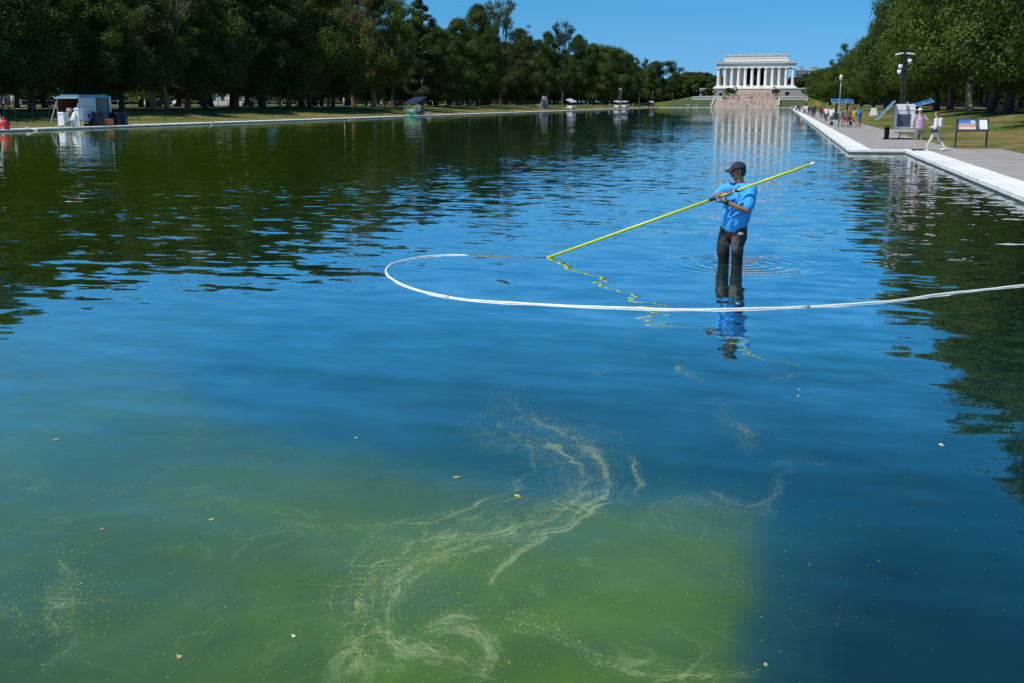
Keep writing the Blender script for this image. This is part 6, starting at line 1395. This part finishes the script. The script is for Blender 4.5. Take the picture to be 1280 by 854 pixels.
# gloves: palm plus five fingers closed on the pole
def glove(h, wr, back, label=None):
    """h: point on pole; wr: wrist; back: direction from pole to the back of the hand"""
    ax_ = pdir; inw = (h - wr); inw = (inw - ax_ * inw.dot(ax_)).normalized(); bk = ax_.cross(inw).normalized()
    if bk.dot(back) < 0: bk = -bk
    pr = .017; pc = h - inw * .030 + bk * .022
    g_ = MB(); kn = h + bk * (pr + .016)
    g_.limb([wr, wr.lerp(pc, .55), pc], [(.032, .026), (.036, .024), (.044, .017)], 14, side=ax_)
    g_.limb([pc - inw * .01, kn - inw * .004], [(.045, .017), (.043, .014)], 14, side=ax_)
    tips = []
    for i, (o_, ln, fr) in enumerate(((-.033, .94, .0098), (-.011, 1.05, .0104), (.011, 1.0, .0102), (.032, .82, .0090))):
        a_ = kn + ax_ * o_ + inw * .006; r_ = pr + fr + .002
        p1_ = h + ax_ * (o_ * 1.03) + bk * r_ * .72 + inw * r_ * .80 * ln; p2_ = h + ax_ * (o_ * 1.04) - bk * r_ * .35 + inw * r_ * 1.05 * ln; p3_ = h + ax_ * (o_ * 1.02) - bk * r_ * 1.02 + inw * r_ * .25 - inw * .012 * (ln - .8)
        g_.limb([a_, p1_, p2_, p3_], [fr * 1.08, fr * 1.04, fr * .98, fr * .85], 8); tips.append((a_, p1_, fr))
    tb_ = pc - inw * .012 + ax_ * (-.040 if ax_.z > 0 else .04); r_ = pr + .013
    g_.limb([tb_, h + ax_ * -.052 - bk * .012 - inw * .014, h + ax_ * -.036 - bk * r_ * 1.0 + inw * .002], [.0145, .0125, .0105], 8)
    go = g_.fused('glove', GLV, wd, .0042, 2)
    for a_, p1_, fr in tips: MB().limb([a_ + bk * fr * .55 - inw * .02, a_ + bk * fr * .62, p1_ + bk * fr * .55 + inw * fr * .3], [fr * .55, fr * .75, fr * .6], 8).build('finger_stripe', GLD, go, True)
    MB().ball(pc + bk * .015 - inw * .004, (.024, .024, .0), None, 10, 6)
    q_ = MB().limb([pc + bk * .012 - inw * .014, pc + bk * .013 + inw * .004], [(.022, .010), (.020, .009)], 10, side=ax_); q_.build('knuckle_patch', GLW, go, True)
    return go
glove(hL, wrL, Vector((0, -1, .35))); glove(hR, wrR, Vector((0, -.7, .7)))
MB().limb([wrL + (elL - wrL).normalized() * .005, wrL + (elL - wrL).normalized() * .035], .036, 14).build('wrist_strap', BOOT, wd, True)
# the pole
PY = mat('pole_yellow', (.62, .66, .01), .35, .05, 3); GRIP = mat('grip_black', (.015, .015, .016), .6, .2, 12)
pole = thing('telescopic_pole', 'long yellow pole held slantwise with its tip in the water', 'pole', P0)
def pseg(t0, t1, r, name, m): MB().tube([P0.lerp(P1, t0) - P0, P0.lerp(P1, (t0 + t1) / 2) - P0, P0.lerp(P1, t1) - P0], r, 12, side=(0, 0, 1)).build(name, m, pole, True)
tB = (on_pole(887.5) - P0).length / (P1 - P0).length; tC = (on_pole(892.5) - P0).length / (P1 - P0).length
pseg(0, tB, .0185, 'lower_tube', PY); pseg(tC - .001, .985, .0160, 'upper_tube', PY); pseg(tB - .002, tC + .003, .024, 'lock_collar', GRIP); pseg(.985, 1.0, .0185, 'end_cap', WHITEP)
tG = (hL - P0).length / (P1 - P0).length; tH = (hR - P0).length / (P1 - P0).length
pseg(tH + .018, tH + .028, .0195, 'grip_ring', GRIP)
MB().box(-.12, .12, -.04, .04, -.06, -.015).build('vacuum_head', GRIP, pole, bevel=.01)
# the floating hose
HP = [(1420, 344), (1340, 351), (1280, 357), (1230, 362.3), (1170, 369), (1110, 377), (1040, 382), (950, 386), (860, 387.2), (770, 385), (680, 381), (600, 376.5), (560, 371.5), (530, 365), (505, 357), (489, 348), (482.5, 340.5), (486, 333), (500, 327), (522, 322.5), (548, 319.6), (575, 318.6), (598, 319.6), (625, 321.0), (655, 322), (682, 322)]
pts = [Vector((at(a, c_).x, at(a, c_).y, 0)) for a, c_ in HP]
sm = []
for i in range(len(pts) - 1):
    p0_, p1_, p2_, p3_ = pts[max(i - 1, 0)], pts[i], pts[i + 1], pts[min(i + 2, len(pts) - 1)]
    for k in range(10):
        t = k / 10; sm.append(.5 * ((2 * p1_) + (p2_ - p0_) * t + (2 * p0_ - 5 * p1_ + 4 * p2_ - p3_) * t * t + (3 * p1_ - p0_ - 3 * p2_ + p3_) * t ** 3))
sm.append(pts[-1])
for i, q in enumerate(sm):
    wv_ = .0022 * math.sin(i * .37) + .001 * math.sin(i * 1.1)
    k = i / (len(sm) - 1); sink = 0 if k < .80 else (k - .80) / .06
    q.z = .001 + wv_ - min(.0235, .012 * sink)
hm = MB().tube(sm, [.0145] * len(sm), 10)
HOSEM = mat('hose_white', (.78, .79, .76), .45, .05, 9)
ho = hm.build('floating_hose', HOSEM, None, True); tag(ho, 'white hose floating in a long open loop on the pool', 'hose')

pe = [at(px_, py_) for px_, py_ in ((588, 319.3), (610, 320.2), (640, 322), (662, 322.4), (682, 321.8))]
MB().tube([Vector((q.x, q.y, .002)) for q in pe], [.010, .008, .007, .007, .009], 8).build('sunken_end', mat('hose_underwater_tint', (.22, .20, .05), .7, .3, 12), ho, True)  # dull yellow surface tube; dimming by the water is put into its colour
for px_ in (1010, 560):
    k_ = min(range(len(sm)), key=lambda i_: abs(projn(np.array(sm[i_]))[0] - px_) + (0 if projn(np.array(sm[i_]))[1] > 340 else 500)); MB().tube([sm[k_ - 1].lerp(sm[k_], .3), sm[k_], sm[k_ + 1].lerp(sm[k_], .3)], .0175, 10).build('coupling', mat('hose_coupling', (.45, .46, .44), .5, .2, 20), ho, True)
